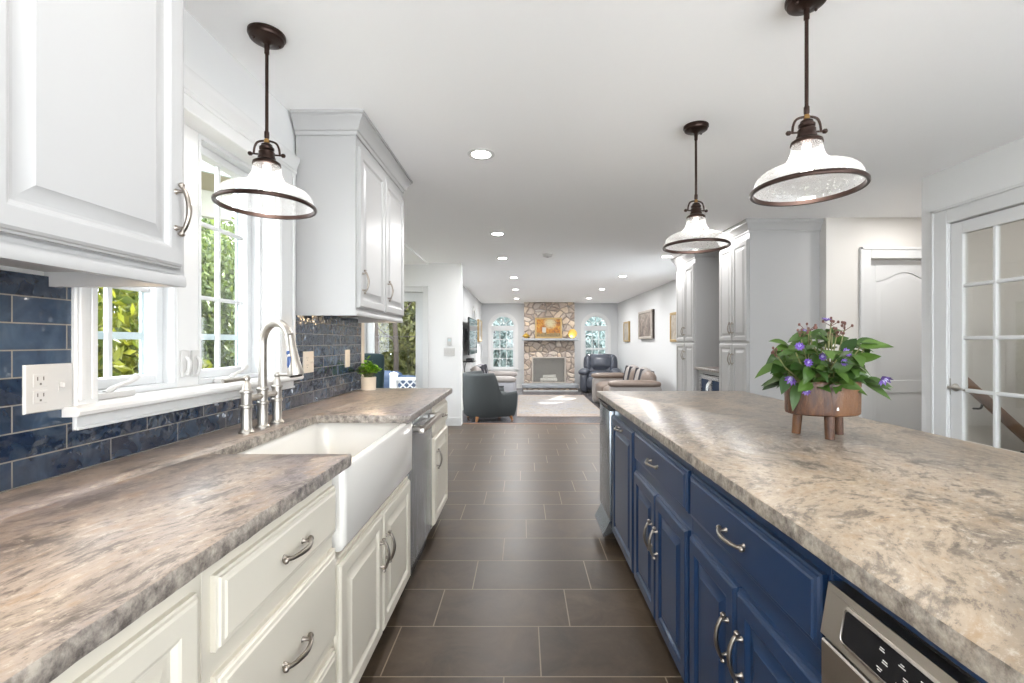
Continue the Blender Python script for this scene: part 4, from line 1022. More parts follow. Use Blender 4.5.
bm = new(); hy = 3.045; lathe(bm, [(0.026, 0), (0.026, 0.006), (0.020, 0.011), (0.010, 0.013), (0.009, 0.030), (0.012, 0.034), (0.012, 0.046), (0.004, 0.050)], seg=24); bm.transform(Matrix.Translation(DF(hy, 0.952, 0.040)) @ Matrix.Rotation(R(-90), 4, 'Y'))
x_ = 2.936-0.040-0.040
tube(bm, bez([(x_, hy, 0.952), (x_-0.004, hy-0.03, 0.956), (x_-0.002, hy-0.065, 0.952), (x_, hy-0.10, 0.944)], 4), [0.010]*5+[0.008]*5+[0.007]*3, 10); obj('lever_handle', bm, 'nickel', d1, 50)
bm = new(); fbox(bm, DF, GY1-0.004, 0.90, GY1-0.001, 1.01, 0.006, 0.043); obj('strike_plate', bm, 'nickel', d1)
def casing(bm, fr, a0, a1, zt, w=0.105):
    for s, e in ((a0-w, a0), (a1, a1+w)):
        fbox(bm, fr, s, 0, e, zt+w, 0, 0.018, 0.003)
        o = s if s < a0 else e
        fbox(bm, fr, min(o, o+(0.025 if s < a0 else -0.025)), 0, max(o, o+(0.025 if s < a0 else -0.025)), zt+w, 0.018, 0.028, 0.004)
    fbox(bm, fr, a0, zt, a1, zt+w, 0, 0.018, 0.003); fbox(bm, fr, a0-w, zt+w-0.025, a1+w, zt+w, 0.018, 0.028, 0.004)
bm = new(); casing(bm, Frame((2.89, 0, 0), (0, 1, 0), (-1, 0, 0)), GY0, GY1, 2.06, 0.115); obj('casing', bm, 'trim_white', d1)
# arched-panel door in the hall
d2 = sempty('door_2', (3.68, 4.38, 0), 0, 'white interior door with arched upper panel in the hall recess', 'door')
HF = Frame((0, 4.40, 0), (1, 0, 0), (0, -1, 0))
bm = new(); fbox(bm, HF, PX0+0.003, 0.008, PX1-0.003, 2.045, -0.03, 0)
sL, sR = PX0+0.100, PX1-0.100
for a0, b0, a1, b1 in ((PX0+0.003, 0.008, sL, 2.045), (sR, 0.008, PX1-0.003, 2.045), (sL, 0.008, sR, 0.20), (sL, 0.765, sR, 0.885)): fbox(bm, HF, a0, b0, a1, b1, 0, 0.012, 0.002)
mid = (sL+sR)/2; hw = (sR-sL)/2
def arch_z(a):
    u = (a-mid)/hw
    return 1.845 + 0.085*(0.5+0.5*math.cos(math.pi*max(-1, min(1, u*1.08))))
pts = [(sL, 2.045)] + [(sL+(sR-sL)*i/24, arch_z(sL+(sR-sL)*i/24)) for i in range(25)] + [(sR, 2.045)]
prism(bm, pts, lambda u, v, d: HF(u, v, d), 0, 0.012)
obj('leaf', bm, 'trim_white', d2)
def arch_out(a0, b0, a1, zfun):
    def f(i):
        n = 20; o = [(a0+i, b0+i), (a1-i, b0+i)]
        for k in range(n+1):
            a = (a1-i) + ((a0+i)-(a1-i))*k/n; o.append((a, zfun(a)-i))
        return o
    return f
bm = new(); rings(bm, HF, arch_out(sL+0.004, 0.889, sR-0.004, lambda a: arch_z(a)-0.004), [(0, 0.0), (0.012, 0.002), (0.045, 0.011), (0.05, 0.011)]); obj('upper_panel', bm, 'trim_white', d2, 25)
bm = new(); rings(bm, HF, rect(sL+0.004, 0.204, sR-0.004, 0.761), [(0, 0.0), (0.012, 0.002), (0.045, 0.011), (0.05, 0.011)]); obj('lower_panel', bm, 'trim_white', d2, 25)
bm = new(); casing(bm, Frame((0, 4.33, 0), (1, 0, 0), (0, -1, 0)), PX0, PX1, 2.05, 0.105); box(bm, (PX0-0.001, 4.33, 0), (PX0+0.002, 4.45, 2.05)); obj('casing', bm, 'trim_white', d2)
# glazed deck door in the nook
d3 = sempty('door_3', (-1.94, 6.9, 0), 0, 'white glazed deck door beyond the sink run looking onto trees', 'door')
KF = Frame((0, 6.93, 0), (1, 0, 0), (0, -1, 0)); g0, g1 = DX0+0.12, DX1-0.12
bm = new(); fbox(bm, KF, DX0+0.004, 0.01, g0, 2.005, 0, 0.045, 0.003); fbox(bm, KF, g1, 0.01, DX1-0.004, 2.005, 0, 0.045, 0.003); fbox(bm, KF, g0, 0.01, g1, 0.25, 0, 0.045); fbox(bm, KF, g0, 1.872, g1, 2.005, 0, 0.045); obj('leaf', bm, 'vinyl_white', d3)
bm = new(); fbox(bm, KF, g0-0.004, 0.246, g1+0.004, 1.876, 0.02, 0.025); obj('pane', bm, 'window_glass', d3, 0)
bm = new(); fbox(bm, KF, g0, 1.333, g1, 1.343, 0.012, 0.019); obj('muntin', bm, 'slot_grey', d3)
bm = new(); casing(bm, Frame((0, 6.84, 0), (1, 0, 0), (0, -1, 0)), DX0, DX1, 2.01, 0.092); obj('casing', bm, 'trim_white', d3)
bm = new(); tube(bm, [(DX0+0.06, 6.885, 1.0), (DX0+0.06, 6.86, 1.0), (DX0+0.13, 6.86, 1.0)], 0.009, 8); obj('lever_handle', bm, 'nickel', d3)

# arched living-room windows
def arched_window(name, loc, rotz, label):
    w = sempty(name, loc, rotz, label, 'window')
    fr = lambda a, b, c: Vector((a, -c, b))     # local: wall face at y=0, room toward -y
    def arc(r, n=24): return [(r*math.cos(math.pi*i/n), ZS + r*math.sin(math.pi*i/n)) for i in range(n+1)]
    def band(bm, r0, r1, c0, c1, zb0, zb1):
        o = [(r1, zb1)] + arc(r1) + [(-r1, zb1)]; i = [(r0, zb0)] + arc(r0) + [(-r0, zb0)]
        A = [bm.verts.new(fr(*p, c1)) for p in o]; B = [bm.verts.new(fr(*p, c1)) for p in i]; C = [bm.verts.new(fr(*p, c0)) for p in o]; D = [bm.verts.new(fr(*p, c0)) for p in i]
        for k in range(len(o)-1):
            for q in ((A[k], A[k+1], B[k+1], B[k]), (C[k], C[k+1], D[k+1], D[k]), (A[k], A[k+1], C[k+1], C[k]), (B[k], B[k+1], D[k+1], D[k])): bm.faces.new(q)
    def L(bm, nm, mat, par=w): return obj(nm, bm, mat, par, 30, local=True)
    bm = new(); band(bm, AW, AW+0.085, 0, 0.022, ZSILL, ZSILL-0.09); band(bm, AW+0.065, AW+0.09, 0.022, 0.032, ZSILL, ZSILL-0.09); box(bm, (-AW-0.085, -0.022, ZSILL-0.09), (AW+0.085, 0, ZSILL)); box(bm, (-AW-0.11, -0.05, ZSILL-0.012), (AW+0.11, 0.0, ZSILL+0.012), 0.004); L(bm, 'casing', 'trim_white')
    bm = new(); band(bm, AW-0.035, AW, -0.13, -0.02, ZSILL+0.035, ZSILL); box(bm, (-AW, 0.02, ZSILL), (AW, 0.13, ZSILL+0.04)); box(bm, (-AW+0.03, 0.03, 1.63), (AW-0.03, 0.12, 1.755)); L(bm, 'frame', 'vinyl_white')
    for z0, z1, rows in ((ZSILL+0.04, 1.045, 2), (1.045, 1.63, 2)):
        s = new(); x0, x1 = -AW+0.035, AW-0.035
        for q in ((x0, z0, x0+0.03, z1), (x1-0.03, z0, x1, z1), (x0+0.03, z0, x1-0.03, z0+0.028), (x0+0.03, z1-0.028, x1-0.03, z1)): box(s, (q[0], 0.05, q[1]), (q[2], 0.09, q[3]))
        sh = L(s, 'sash', 'vinyl_white')
        m = new()
        for i in (1, 2): cx = x0+0.03+(x1-x0-0.06)*i/3; box(m, (cx-0.010, 0.055, z0+0.028), (cx+0.010, 0.085, z1-0.028))
        zz = (z0+z1)/2; box(m, (x0+0.03, 0.056, zz-0.010), (x1-0.03, 0.084, zz+0.010)); L(m, 'muntin', 'vinyl_white', sh)
        g = new(); box(g, (x0+0.028, 0.068, z0+0.026), (x1-0.028, 0.072, z1-0.026)); L(g, 'pane', 'window_glass', sh)
    m = new(); zc = 1.755
    for k in (1, 2, 3): a = math.pi*k/4; tube(m, [(0.10*math.cos(a), 0.07, zc+0.10*math.sin(a)), (0.325*math.cos(a), 0.07, max(zc, zc-0.055+0.345*math.sin(a)))], 0.011, 6)
    tube(m, [(0.10*math.cos(math.pi*i/12), 0.07, zc+0.10*math.sin(math.pi*i/12)) for i in range(13)], 0.011, 6); L(m, 'fan_muntin', 'vinyl_white')
    g = new(); prism(g, [(AW-0.03, zc), (AW-0.03, ZS+0.06)] + [(p[0]*0.92, p[1]-0.02) for p in arc(AW)[4:-4]] + [(-AW+0.03, ZS+0.06), (-AW+0.03, zc)], lambda u, v, d: Vector((u, d, v)), 0.073, 0.077); L(g, 'fan_pane', 'window_glass')
    return w
arched_window('window_2', (-0.61, 13.95, 0), 0, 'arched white window left of the stone fireplace')
arched_window('window_3', (2.23, 13.95, 0), 0, 'arched white window right of the stone fireplace')
arched_window('window_4', (-1.257, 11.55, 0), R(90), 'arched white window in the living room side wall beyond the television')

# handrail in the stair hall
t = thing('stair_handrail', 'sloping dark wood handrail seen through the glass door', 'handrail', (3.3, 3.15, 0.4))
bm = new(); p0 = Vector((3.03, 3.135, 0.995)); p1 = Vector((4.15, 3.135, -0.02)); tube(bm, [p0, p1], 0.030, 12, (0.8, 1.25)); obj('rail', bm, 'rail_wood', t)
for f in (0.12, 0.42, 0.8):
    q = p0 + (p1-p0)*f; bm = new(); tube(bm, bez([q+Vector((0, 0, -0.035)), q+Vector((0, 0.012, -0.075)), q+Vector((0, 0.063, -0.085))], 4), 0.007, 8); obj('bracket', bm, 'black_plastic', t)

# ------------------------------------------------------------------ living room: fireplace wall
FY = 13.55; FX0, FX1 = 0.03, 1.535
t = thing('stone_fireplace', 'fieldstone fireplace with slate mantel and raised hearth on the end wall', 'fireplace', ((FX0+FX1)/2, 13.7, LOW))
bm = new(); wall_with_holes(bm, alongX, FX0, FX1, LOW, H-0.001, FY, 13.92, [(0.29, 1.25, 0.05, 0.79)])
ch = obj('chimney_breast', bm, 'fieldstone', t, 0)
bm = new(); box(bm, (0.29, 13.90, 0.05), (1.25, 13.945, 0.79)); obj('firebox', bm, 'firebox_grey', t, 0)
bm = new(); box(bm, (FX0-0.02, 13.06, LOW), (FX1+0.04, FY-0.002, LOW+0.10)); obj('hearth_base', bm, 'fieldstone', t, 0)
bm = new(); box(bm, (FX0-0.06, 13.00, LOW+0.101), (FX1+0.06, FY-0.001, LOW+0.19), 0.008); obj('hearth_slab', bm, 'slate_ledge', t)
bm = new(); box(bm, (FX0-0.02, 13.035, LOW), (FX1+0.04, 13.058, LOW+0.035), 0.004); obj('base_strip', bm, 'trim_white', t)
bm = new(); box(bm, (-0.04, 13.27, 1.30), (1.62, FY-0.001, 1.362), 0.008); obj('mantel_shelf', bm, 'slate_ledge', t)
k = N('mesh_screen'); tr = k.n('ShaderNodeBsdfTransparent'); df = k.n('ShaderNodeBsdfDiffuse'); df.inputs[0].default_value = (0.36, 0.35, 0.32, 1); mx = k.n('ShaderNodeMixShader'); mx.inputs[0].default_value = 0.22
k.l(tr.outputs[0], mx.inputs[1]); k.l(df.outputs[0], mx.inputs[2]); k.l(mx.outputs[0], k.out.inputs[0])
bm = new()
for q in ((0.265, 0.032, 0.305, 0.81), (1.235, 0.032, 1.275, 0.81), (0.305, 0.032, 1.235, 0.065), (0.305, 0.775, 1.235, 0.81)): box(bm, (q[0], FY-0.03, q[1]), (q[2], FY-0.001, q[3]), 0.003)
fs = obj('screen_frame', bm, 'silver_frame', t)
bm = new(); box(bm, (0.305, FY-0.018, 0.065), (1.235, FY-0.014, 0.775)); obj('screen_mesh', bm, 'mesh_screen', fs, 0)
t = thing('log_set', 'pale birch logs stacked in the firebox behind the screen', 'firewood', (0.77, 13.72, 0.06))
for (x0, x1, y, z, r_) in ((0.52, 1.02, 13.60, 0.125, 0.055), (0.55, 1.0, 13.71, 0.13, 0.055), (0.60, 0.98, 13.65, 0.225, 0.05)):
    bm = new(); tube(bm, [(x0, y, z-0.01), ((x0+x1)/2, y+0.015, z), (x1, y-0.01, z+0.01)], [r_, r_*0.95, r_*1.03], 12); obj('log', bm, 'log_bark', t)
bm = new()
for x in (0.62, 0.92): tube(bm, [(x, 13.57, 0.064), (x, 13.82, 0.064)], 0.010, 6); tube(bm, [(x, 13.57, 0.064), (x, 13.57, 0.15)], 0.010, 6)
obj('grate', bm, 'tv_bezel', t)

def picture(name, label, fr, a0, b0, a1, b1, depth, fw, fmat, cmat, smat=None, cat='picture'):
    t = thing(name, label, cat, tuple(fr((a0+a1)/2, b0, 0)))
    bm = new()
    for q in ((a0, b0, a1, b0+fw), (a0, b1-fw, a1, b1), (a0, b0+fw, a0+fw, b1-fw), (a1-fw, b0+fw, a1, b1-fw)): fbox(bm, fr, *q, depth*0.55, depth, depth*0.12)
    obj('frame', bm, fmat, t)
    bm = new(); fbox(bm, fr, a0+0.004, b0+0.004, a1-0.004, b1-0.004, 0.001, depth*0.56); obj('backing', bm, smat or fmat, t, 0)
    bm = new(); fbox(bm, fr, a0+fw-0.002, b0+fw-0.002, a1-fw+0.002, b1-fw+0.002, depth*0.5, depth*0.72); c = obj('canvas', bm, cmat, t, 0)
    c.data.transform(Matrix.Translation(-Vector(fr((a0+a1)/2, (b0+b1)/2, 0)) + WM[t].translation)); c.location = Vector(fr((a0+a1)/2, (b0+b1)/2, 0)) - WM[t].translation
    return t
MF = Frame((0, FY-0.055, 0), (1, 0, 0), (0, -1, 0))
p = picture('mantel_painting', 'gold-framed autumn landscape painting standing on the mantel', MF, 0.355, 1.3625, 1.155, 1.975, 0.05, 0.05, 'gilt_frame', 'autumn_paint', cat='painting')
t = thing('mantel_plate', 'round golden plate on the right end of the mantel', 'plate', (1.46, 13.42, 1.3625))
bm = new(); lathe(bm, [(0.001, 0.0), (0.09, 0.004), (0.125, 0.014), (0.133, 0.022), (0.125, 0.024), (0.09, 0.014), (0.001, 0.010)], seg=40, cap0=False, cap1=False); bm.transform(Matrix.Translation((1.46, 13.44, 1.50)) @ Matrix.Rotation(R(80), 4, 'X')); obj('plate', bm, 'gold', t)
bm = new(); box(bm, (1.41, 13.40, 1.3625), (1.51, 13.45, 1.374), 0.003); tube(bm, [(1.46, 13.44, 1.372), (1.46, 13.50, 1.50)], 0.005, 6); obj('stand', bm, 'gilt_frame', t)
t = thing('mantel_ornament', 'small golden leaf-shaped bowl on the left end of the mantel', 'ornament', (0.09, 13.40, 1.3625))
bm = new(); lathe(bm, [(0.05, 0), (0.055, 0.008), (0.030, 0.016), (0.06, 0.030), (0.120, 0.060), (0.125, 0.066), (0.10, 0.085), (0.055, 0.125), (0.02, 0.150), (0.001, 0.155)], (0.09, 13.40, 1.3625), 20, sx=1, sy=0.7); obj('bowl', bm, 'gold', t)
bm = new(); tube(bm, bez([(0.09, 13.40, 1.515), (0.10, 13.40, 1.53), (0.115, 13.40, 1.535)], 3), 0.008, 8); obj('finial', bm, 'gilt_frame', t)

RW = Frame((2.90, 0, 0), (0, 1, 0), (-1, 0, 0))
picture('wall_picture', 'large silver-framed street scene on the right living room wall above the tan sofa', RW, 10.02, 1.325, 11.16, 1.985, 0.08, 0.06, 'silver_frame', 'street_paint', 'frame_side')
picture('wall_picture', 'small gold-framed picture on the right living room wall next to the corner recliner', RW, 12.30, 1.26, 12.95, 1.82, 0.05, 0.05, 'gilt_frame', 'pale_paint')
picture('wall_picture', 'gold-framed picture on the right living room wall half hidden by the far pantry', RW, 8.25, 1.255, 8.85, 1.82, 0.05, 0.05, 'gilt_frame', 'pale_paint', 'frame_side')
LW = Frame((-1.257, 0, 0), (0, 1, 0), (1, 0, 0))
picture('wall_picture', 'gold-framed picture on the left living room wall beyond the television', LW, 12.45, 1.26, 13.45, 1.88, 0.05, 0.05, 'gilt_frame', 'pale_paint')
t = thing('television', 'flat black television on a bracket on the left living room wall', 'television', (-1.15, 10.1, 0.98))
bm = new(); box(bm, (-1.135, 9.32, 0.985), (-1.095, 10.90, 1.77), 0.006); obj('cabinet', bm, 'tv_bezel', t)
bm = new(); box(bm, (-1.0955, 9.335, 1.000), (-1.092, 10.885, 1.755)); obj('screen', bm, 'black_glass', t, 0)
bm = new(); box(bm, (-1.256, 9.95, 1.25), (-1.24, 10.25, 1.55)); box(bm, (-1.24, 10.05, 1.30), (-1.135, 10.15, 1.50)); obj('wall_bracket', bm, 'tv_bezel', t)
t = thing('media_shelf', 'small black wall shelf with a box below the television', 'shelf', (-1.17, 9.75, 0.80))
bm = new(); box(bm, (-1.256, 9.5, 0.83), (-1.03, 10.0, 0.85), 0.003); obj('shelf_board', bm, 'tv_bezel', t); bm = new(); box(bm, (-1.20, 9.56, 0.85), (-1.06, 9.90, 0.91), 0.005); obj('media_box', bm, 'black_plastic', t)
bm = new(); tube(bm, bez([(-1.2, 9.7, 0.85), (-1.245, 9.72, 0.70), (-1.24, 9.74, 0.40), (-1.245, 9.73, LOW+0.14)], 5), 0.006, 6); obj('cable', bm, 'tv_bezel', t)

# sofas and chairs (local: facing -y, floor at z 0)
def Lobj(bm, nm, mat, par, smooth=50): return obj(nm, bm, mat, par, smooth, local=True)
def sofa(name, label, loc, rotz, L, D, seats, lm, pale, armh=0.62, backh=0.84):
    t = thing(name, label, 'sofa', loc, rotz); aw = 0.26; sw = (L-2*aw)/seats
    bm = new(); rbox(bm, (0, 0.02, 0.21), (L-0.06, D-0.10, 0.32), 0.04); Lobj(bm, 'base', lm, t)
    for s in (-1, 1):
        bm = new(); rbox(bm, (s*(L/2-aw/2), -0.02, armh/2-0.03), (aw, D-0.06, armh-0.06), 0.06, 8, 0.012); a = Lobj(bm, 'arm', pale, t)
        bm = new(); rbox(bm, (s*(L/2-aw/2), -0.04, armh-0.035), (aw+0.03, D-0.06, 0.12), 0.055, 8, 0.012); Lobj(bm, 'arm_pad', lm, a)
        if s < 0 or True:
            q = new(); rbox(q, (s*(L/2+0.001), -0.22, armh-0.18), (0.012, 0.13, 0.05), 0.006, 4); Lobj(q, 'recline_switch', 'tv_bezel', a)
    for i in range(seats):
        x = -L/2+aw+sw*(i+0.5)
        bm = new(); rbox(bm, (x, -0.10, 0.40), (sw-0.01, D-0.32, 0.20), 0.07, 8, 0.03); Lobj(bm, 'seat_cushion', lm, t)
        M = Matrix.Rotation(R(-12), 4, 'X')
        bm = new(); rbox(bm, (x, D/2-0.20, 0.60), (sw-0.01, 0.24, 0.44), 0.09, 8, 0.03, M); b = Lobj(bm, 'back_cushion', lm, t)
        bm = new(); rbox(bm, (x, D/2-0.17, backh-0.10), (sw-0.02, 0.20, 0.19), 0.085, 8, 0.02, Matrix.Rotation(R(-22), 4, 'X')); Lobj(bm, 'headrest', lm, b)
        bm = new()
        rbox(bm, (x, D/2-0.225, 0.66), (sw*0.52, 0.235, 0.44), 0.09, 8, 0.03, M); Lobj(bm, 'panel', pale, b)
        bm = new()
        for s in (-1, 1): rbox(bm, (x+s*sw*0.20, D/2-0.228, 0.66), (0.016, 0.288, 0.41), 0.008, 8, 0.003, M)
        Lobj(bm, 'stripe', 'throw_dark', b)
    for sx in (-1, 1):
        for sy in (-1, 1):
            bm = new(); lathe(bm, [(0.022, 0), (0.03, 0.06)], (sx*(L/2-0.12), sy*(D/2-0.14), 0), 12); Lobj(bm, 'foot', 'tv_bezel', t)
    return t
sofa('reclining_sofa', 'taupe leather reclining sofa along the right living room wall', (2.14, 9.65, LOW), R(-90), 2.35, 1.02, 2, 'leather_taupe', 'leather_pale', armh=0.66)
sofa('reclining_loveseat', 'pale taupe leather loveseat with striped backs behind the charcoal barrel chair', (-0.68, 10.42, LOW), R(90), 1.85, 1.04, 2, 'leather_pale', 'throw_light', armh=0.66, backh=0.88)
t = thing('recliner', 'slate blue leather recliner in the right corner beside the fireplace', 'armchair', (2.20, 13.0, LOW), R(-12))
lm = 'leather_slate'
bm = new(); rbox(bm, (0, 0.05, 0.24), (0.78, 0.80, 0.36), 0.06); Lobj(bm, 'base', lm, t)
for s in (-1, 1):
    bm = new(); rbox(bm, (s*0.43, -0.02, 0.28), (0.22, 0.84, 0.52), 0.08, 8, 0.02); a = Lobj(bm, 'arm', lm, t)
    bm = new(); rbox(bm, (s*0.44, -0.05, 0.57), (0.28, 0.80, 0.16), 0.08, 8, 0.02); Lobj(bm, 'arm_pad', lm, a)
bm = new(); rbox(bm, (0, -0.10, 0.44), (0.66, 0.66, 0.22), 0.09, 8, 0.04); Lobj(bm, 'seat_cushion', lm, t)
bm = new(); rbox(bm, (0, -0.42, 0.28), (0.64, 0.14, 0.32), 0.06, 8, 0.03); Lobj(bm, 'footrest', lm, t)
M = Matrix.Rotation(R(-14), 4, 'X')
bm = new(); rbox(bm, (0, 0.30, 0.72), (0.92, 0.24, 0.66), 0.11, 8, 0.03, M); b = Lobj(bm, 'backrest', lm, t)
bm = new(); rbox(bm, (0, 0.22, 0.82), (0.52, 0.22, 0.40), 0.10, 8, 0.05, M); Lobj(bm, 'back_pillow', lm, b)
for s in (-1, 1):
    bm = new(); rbox(bm, (s*0.36, 0.25, 0.78), (0.20, 0.24, 0.50), 0.10, 8, 0.03, M); Lobj(bm, 'back_wing', lm, b)

# barrel chair with a tall back sweeping down to low arms, back toward the left wall
t = thing('barrel_chair', 'charcoal fabric barrel chair with swept-down arms at the living room entrance', 'armchair', (-0.66, 8.42, LOW), R(22))
def chair_h(x):
    u = max(0.0, min(1.0, (x-0.00)/0.16)); s = u*u*(3-2*u)
    return 0.865 - 0.36*s - 0.03*max(0, -x) + 0.02*max(0.0, (x-0.2)/0.2)
path = []
for i in range(15): path.append((0.44 - 0.47*i/14, -0.41))
for i in range(1, 28): a = -math.pi/2 - math.pi*i/28; path.append((-0.03+0.44*math.cos(a), 0.41*math.sin(a)))
for i in range(15): path.append((-0.03 + 0.47*i/14, 0.41))
bm = new(); th = 0.095; prev = None; firstr = None
for i, (x, y) in enumerate(path):
    d = Vector((path[min(i+1, len(path)-1)][0]-path[max(i-1, 0)][0], path[min(i+1, len(path)-1)][1]-path[max(i-1, 0)][1])).normalized()
    nin = Vector((d.y, -d.x))
    if nin.dot(Vector((0.1-x, -y))) < 0: nin = -nin
    h = chair_h(x); ring = []
    for off, z, tp in ((0.03, 0.075, 0.90), (0.0, 0.11, 0.92), (0.0, h*0.5, 0.975), (0.0, h-0.05, 1.0), (0.014, h-0.015, 1.0), (th*0.5, h, 1.0), (th-0.014, h-0.015, 1.0), (th, h-0.05, 1.0), (th, 0.30, 1.0), (th, 0.09, 0.92)):
        ring.append(bm.verts.new((x*tp+nin.x*off, y*tp+nin.y*off, z)))
    if prev:
        for k_ in range(len(ring)):
            j = (k_+1) % len(ring); bm.faces.new((prev[k_], prev[j], ring[j], ring[k_]))
    else: firstr = ring
    prev = ring
bm.faces.new(firstr); bm.faces.new(prev[::-1]); Lobj(bm, 'shell', 'fabric_charcoal', t)
bm = new(); rbox(bm, (0.07, 0, 0.20), (0.66, 0.60, 0.24), 0.05); Lobj(bm, 'base', 'fabric_charcoal', t)
bm = new(); rbox(bm, (0.09, 0, 0.39), (0.68, 0.60, 0.16), 0.06, 8, 0.03); Lobj(bm, 'seat_cushion', 'fabric_charcoal', t)
for x, y in ((0.34, -0.32), (0.34, 0.32), (-0.27, -0.27), (-0.27, 0.27)):
    bm = new(); tube(bm, [(x*1.08, y*1.05, 0), (x, y, 0.09)], [0.018, 0.032], 10); Lobj(bm, 'leg', 'leg_wood', t)

bm = new(); box(bm, (-0.12, 8.60, LOW+0.001), (1.60, 12.10, LOW+0.012), 0.003); solo('area_rug', bm, 'rug_weave', 'faded cream and pink patterned rug on the dark living room floor', 'rug')

# nook chair
t = thing('dining_chair', 'high-backed dark teal upholstered chair in the nook by the deck door', 'chair', (-2.03, 6.15, 0))
cx_ = -2.13
bm = new(); rbox(bm, (cx_, 6.30, 0.79), (0.42, 0.08, 0.60), 0.04, 10, 0.01)
for v in bm.verts: w = 0.90 + 0.10*(v.co.z-0.49)/0.62; v.co.x = cx_ + (v.co.x-cx_)*w
obj('backrest', bm, 'fabric_teal', t); bm = new(); rbox(bm, (cx_, 6.08, 0.455), (0.46, 0.44, 0.10), 0.04, 8, 0.02); obj('seat', bm, 'fabric_teal', t)
for x in (cx_-0.18, cx_+0.18):
    for y in (5.90, 6.30): bm = new(); tube(bm, [(x, y, 0), (x, y, 0.42)], [0.014, 0.02], 8); obj('leg', bm, 'rail_wood', t)

# ------------------------------------------------------------------ plants
def leaf(bm, base, d, up, L, W, droop=0.3, fold=0.25, n=6, crv=0.0):
    d = d.normalized(); s = d.cross(up)
    if s.length < 1e-4: s = Vector((1, 0, 0))
    s.normalize(); u = s.cross(d).normalized(); P = []
    for i in range(n+1):
        t_ = i/n; w = W*0.5*(math.sin(math.pi*t_**0.8)**0.9 if 0 < t_ < 1 else 0)
        c = base + d*(L*t_) - Vector((0, 0, 1))*(droop*L*t_*t_) + s*(crv*L*t_*t_)
        P.append((c, w))
    rows = []
    for i, (c, w) in enumerate(P):
        if i in (0, n): rows.append((bm.verts.new(c),))
        else: rows.append((bm.verts.new(c - s*w + u*(fold*w)), bm.verts.new(c), bm.verts.new(c + s*w + u*(fold*w))))
    for i in range(n):
        a, b = rows[i], rows[i+1]
        if len(a) == 1: bm.faces.new((a[0], b[1], b[0])); bm.faces.new((a[0], b[2], b[1]))
        elif len(b) == 1: bm.faces.new((a[0], a[1], b[0])); bm.faces.new((a[1], a[2], b[0]))
        else: bm.faces.new((a[0], a[1], b[1], b[0])); bm.faces.new((a[1], a[2], b[2], b[1]))
rnd = random.Random(11)
PX, PY = 1.090, 1.655
t = thing('flowering_planter', 'leafy plant with purple flowers in a three-legged wooden log planter on the island', 'potted plant', (PX, PY, CT))
def oval(rx, ry, n=48): return [(rx*math.cos(2*math.pi*i/n)*(1+0.02*math.sin(3*2*math.pi*i/n)), ry*math.sin(2*math.pi*i/n)*(1+0.03*math.cos(2*2*math.pi*i/n))) for i in range(n)]
bm = new(); rows = []
for sc, z in ((0.93, 0.082), (0.985, 0.086), (1.0, 0.095), (1.0, 0.14), (1.01, 0.190), (1.0, 0.199), (0.98, 0.202), (0.86, 0.202), (0.84, 0.198), (0.82, 0.165)):
    rows.append([bm.verts.new((PX+x*sc, PY+y*sc, CT+z)) for x, y in oval(0.128, 0.085)])
for A, B in zip(rows, rows[1:]):
    for i in range(48): j = (i+1) % 48; bm.faces.new((A[i], A[j], B[j], B[i]))
bm.faces.new(rows[0][::-1]); bm.faces.new(rows[-1]); pot = obj('planter_body', bm, 'log_wood', t, 40)
bm = new(); lathe(bm, [(0.0045, 0), (0.003, 0.007), (0.0005, 0.012)], (0,0,0), 6); bm.transform(Matrix.Translation((PX-0.005, PY-0.0868, CT+0.106)) @ Matrix.Rotation(R(8), 4, 'X') @ Matrix.Scale(0.5, 4, (0, 1, 0))); obj('notch_light_spot', bm, 'notch_light_white', pot)  # white spot painted where light shows through a notch
for x, y in ((-0.066, 0.040), (-0.018, -0.062), (0.070, 0.022)):
    bm = new(); tube(bm, [(PX+x*1.08, PY+y*1.08, CT+0.002), (PX+x, PY+y, CT+0.088)], [0.0145, 0.0165], 14); obj('leg', bm, 'log_wood', t, 40)
bm = new(); rows = [bm.verts.new((PX+x*0.83, PY+y*0.83, CT+0.172)) for x, y in oval(0.128, 0.085)]; bm.faces.new(rows); obj('soil', bm, 'soil', t)
lv = new(); st = new()
topz = CT+0.18
def stem_curve(x, y, ex, ey, ez): return bez([(x, y, topz-0.01), (x+(ex-x)*0.35, y+(ey-y)*0.35, topz+(ez-topz)*0.6), (ex, ey, ez)], 6)
tips = []
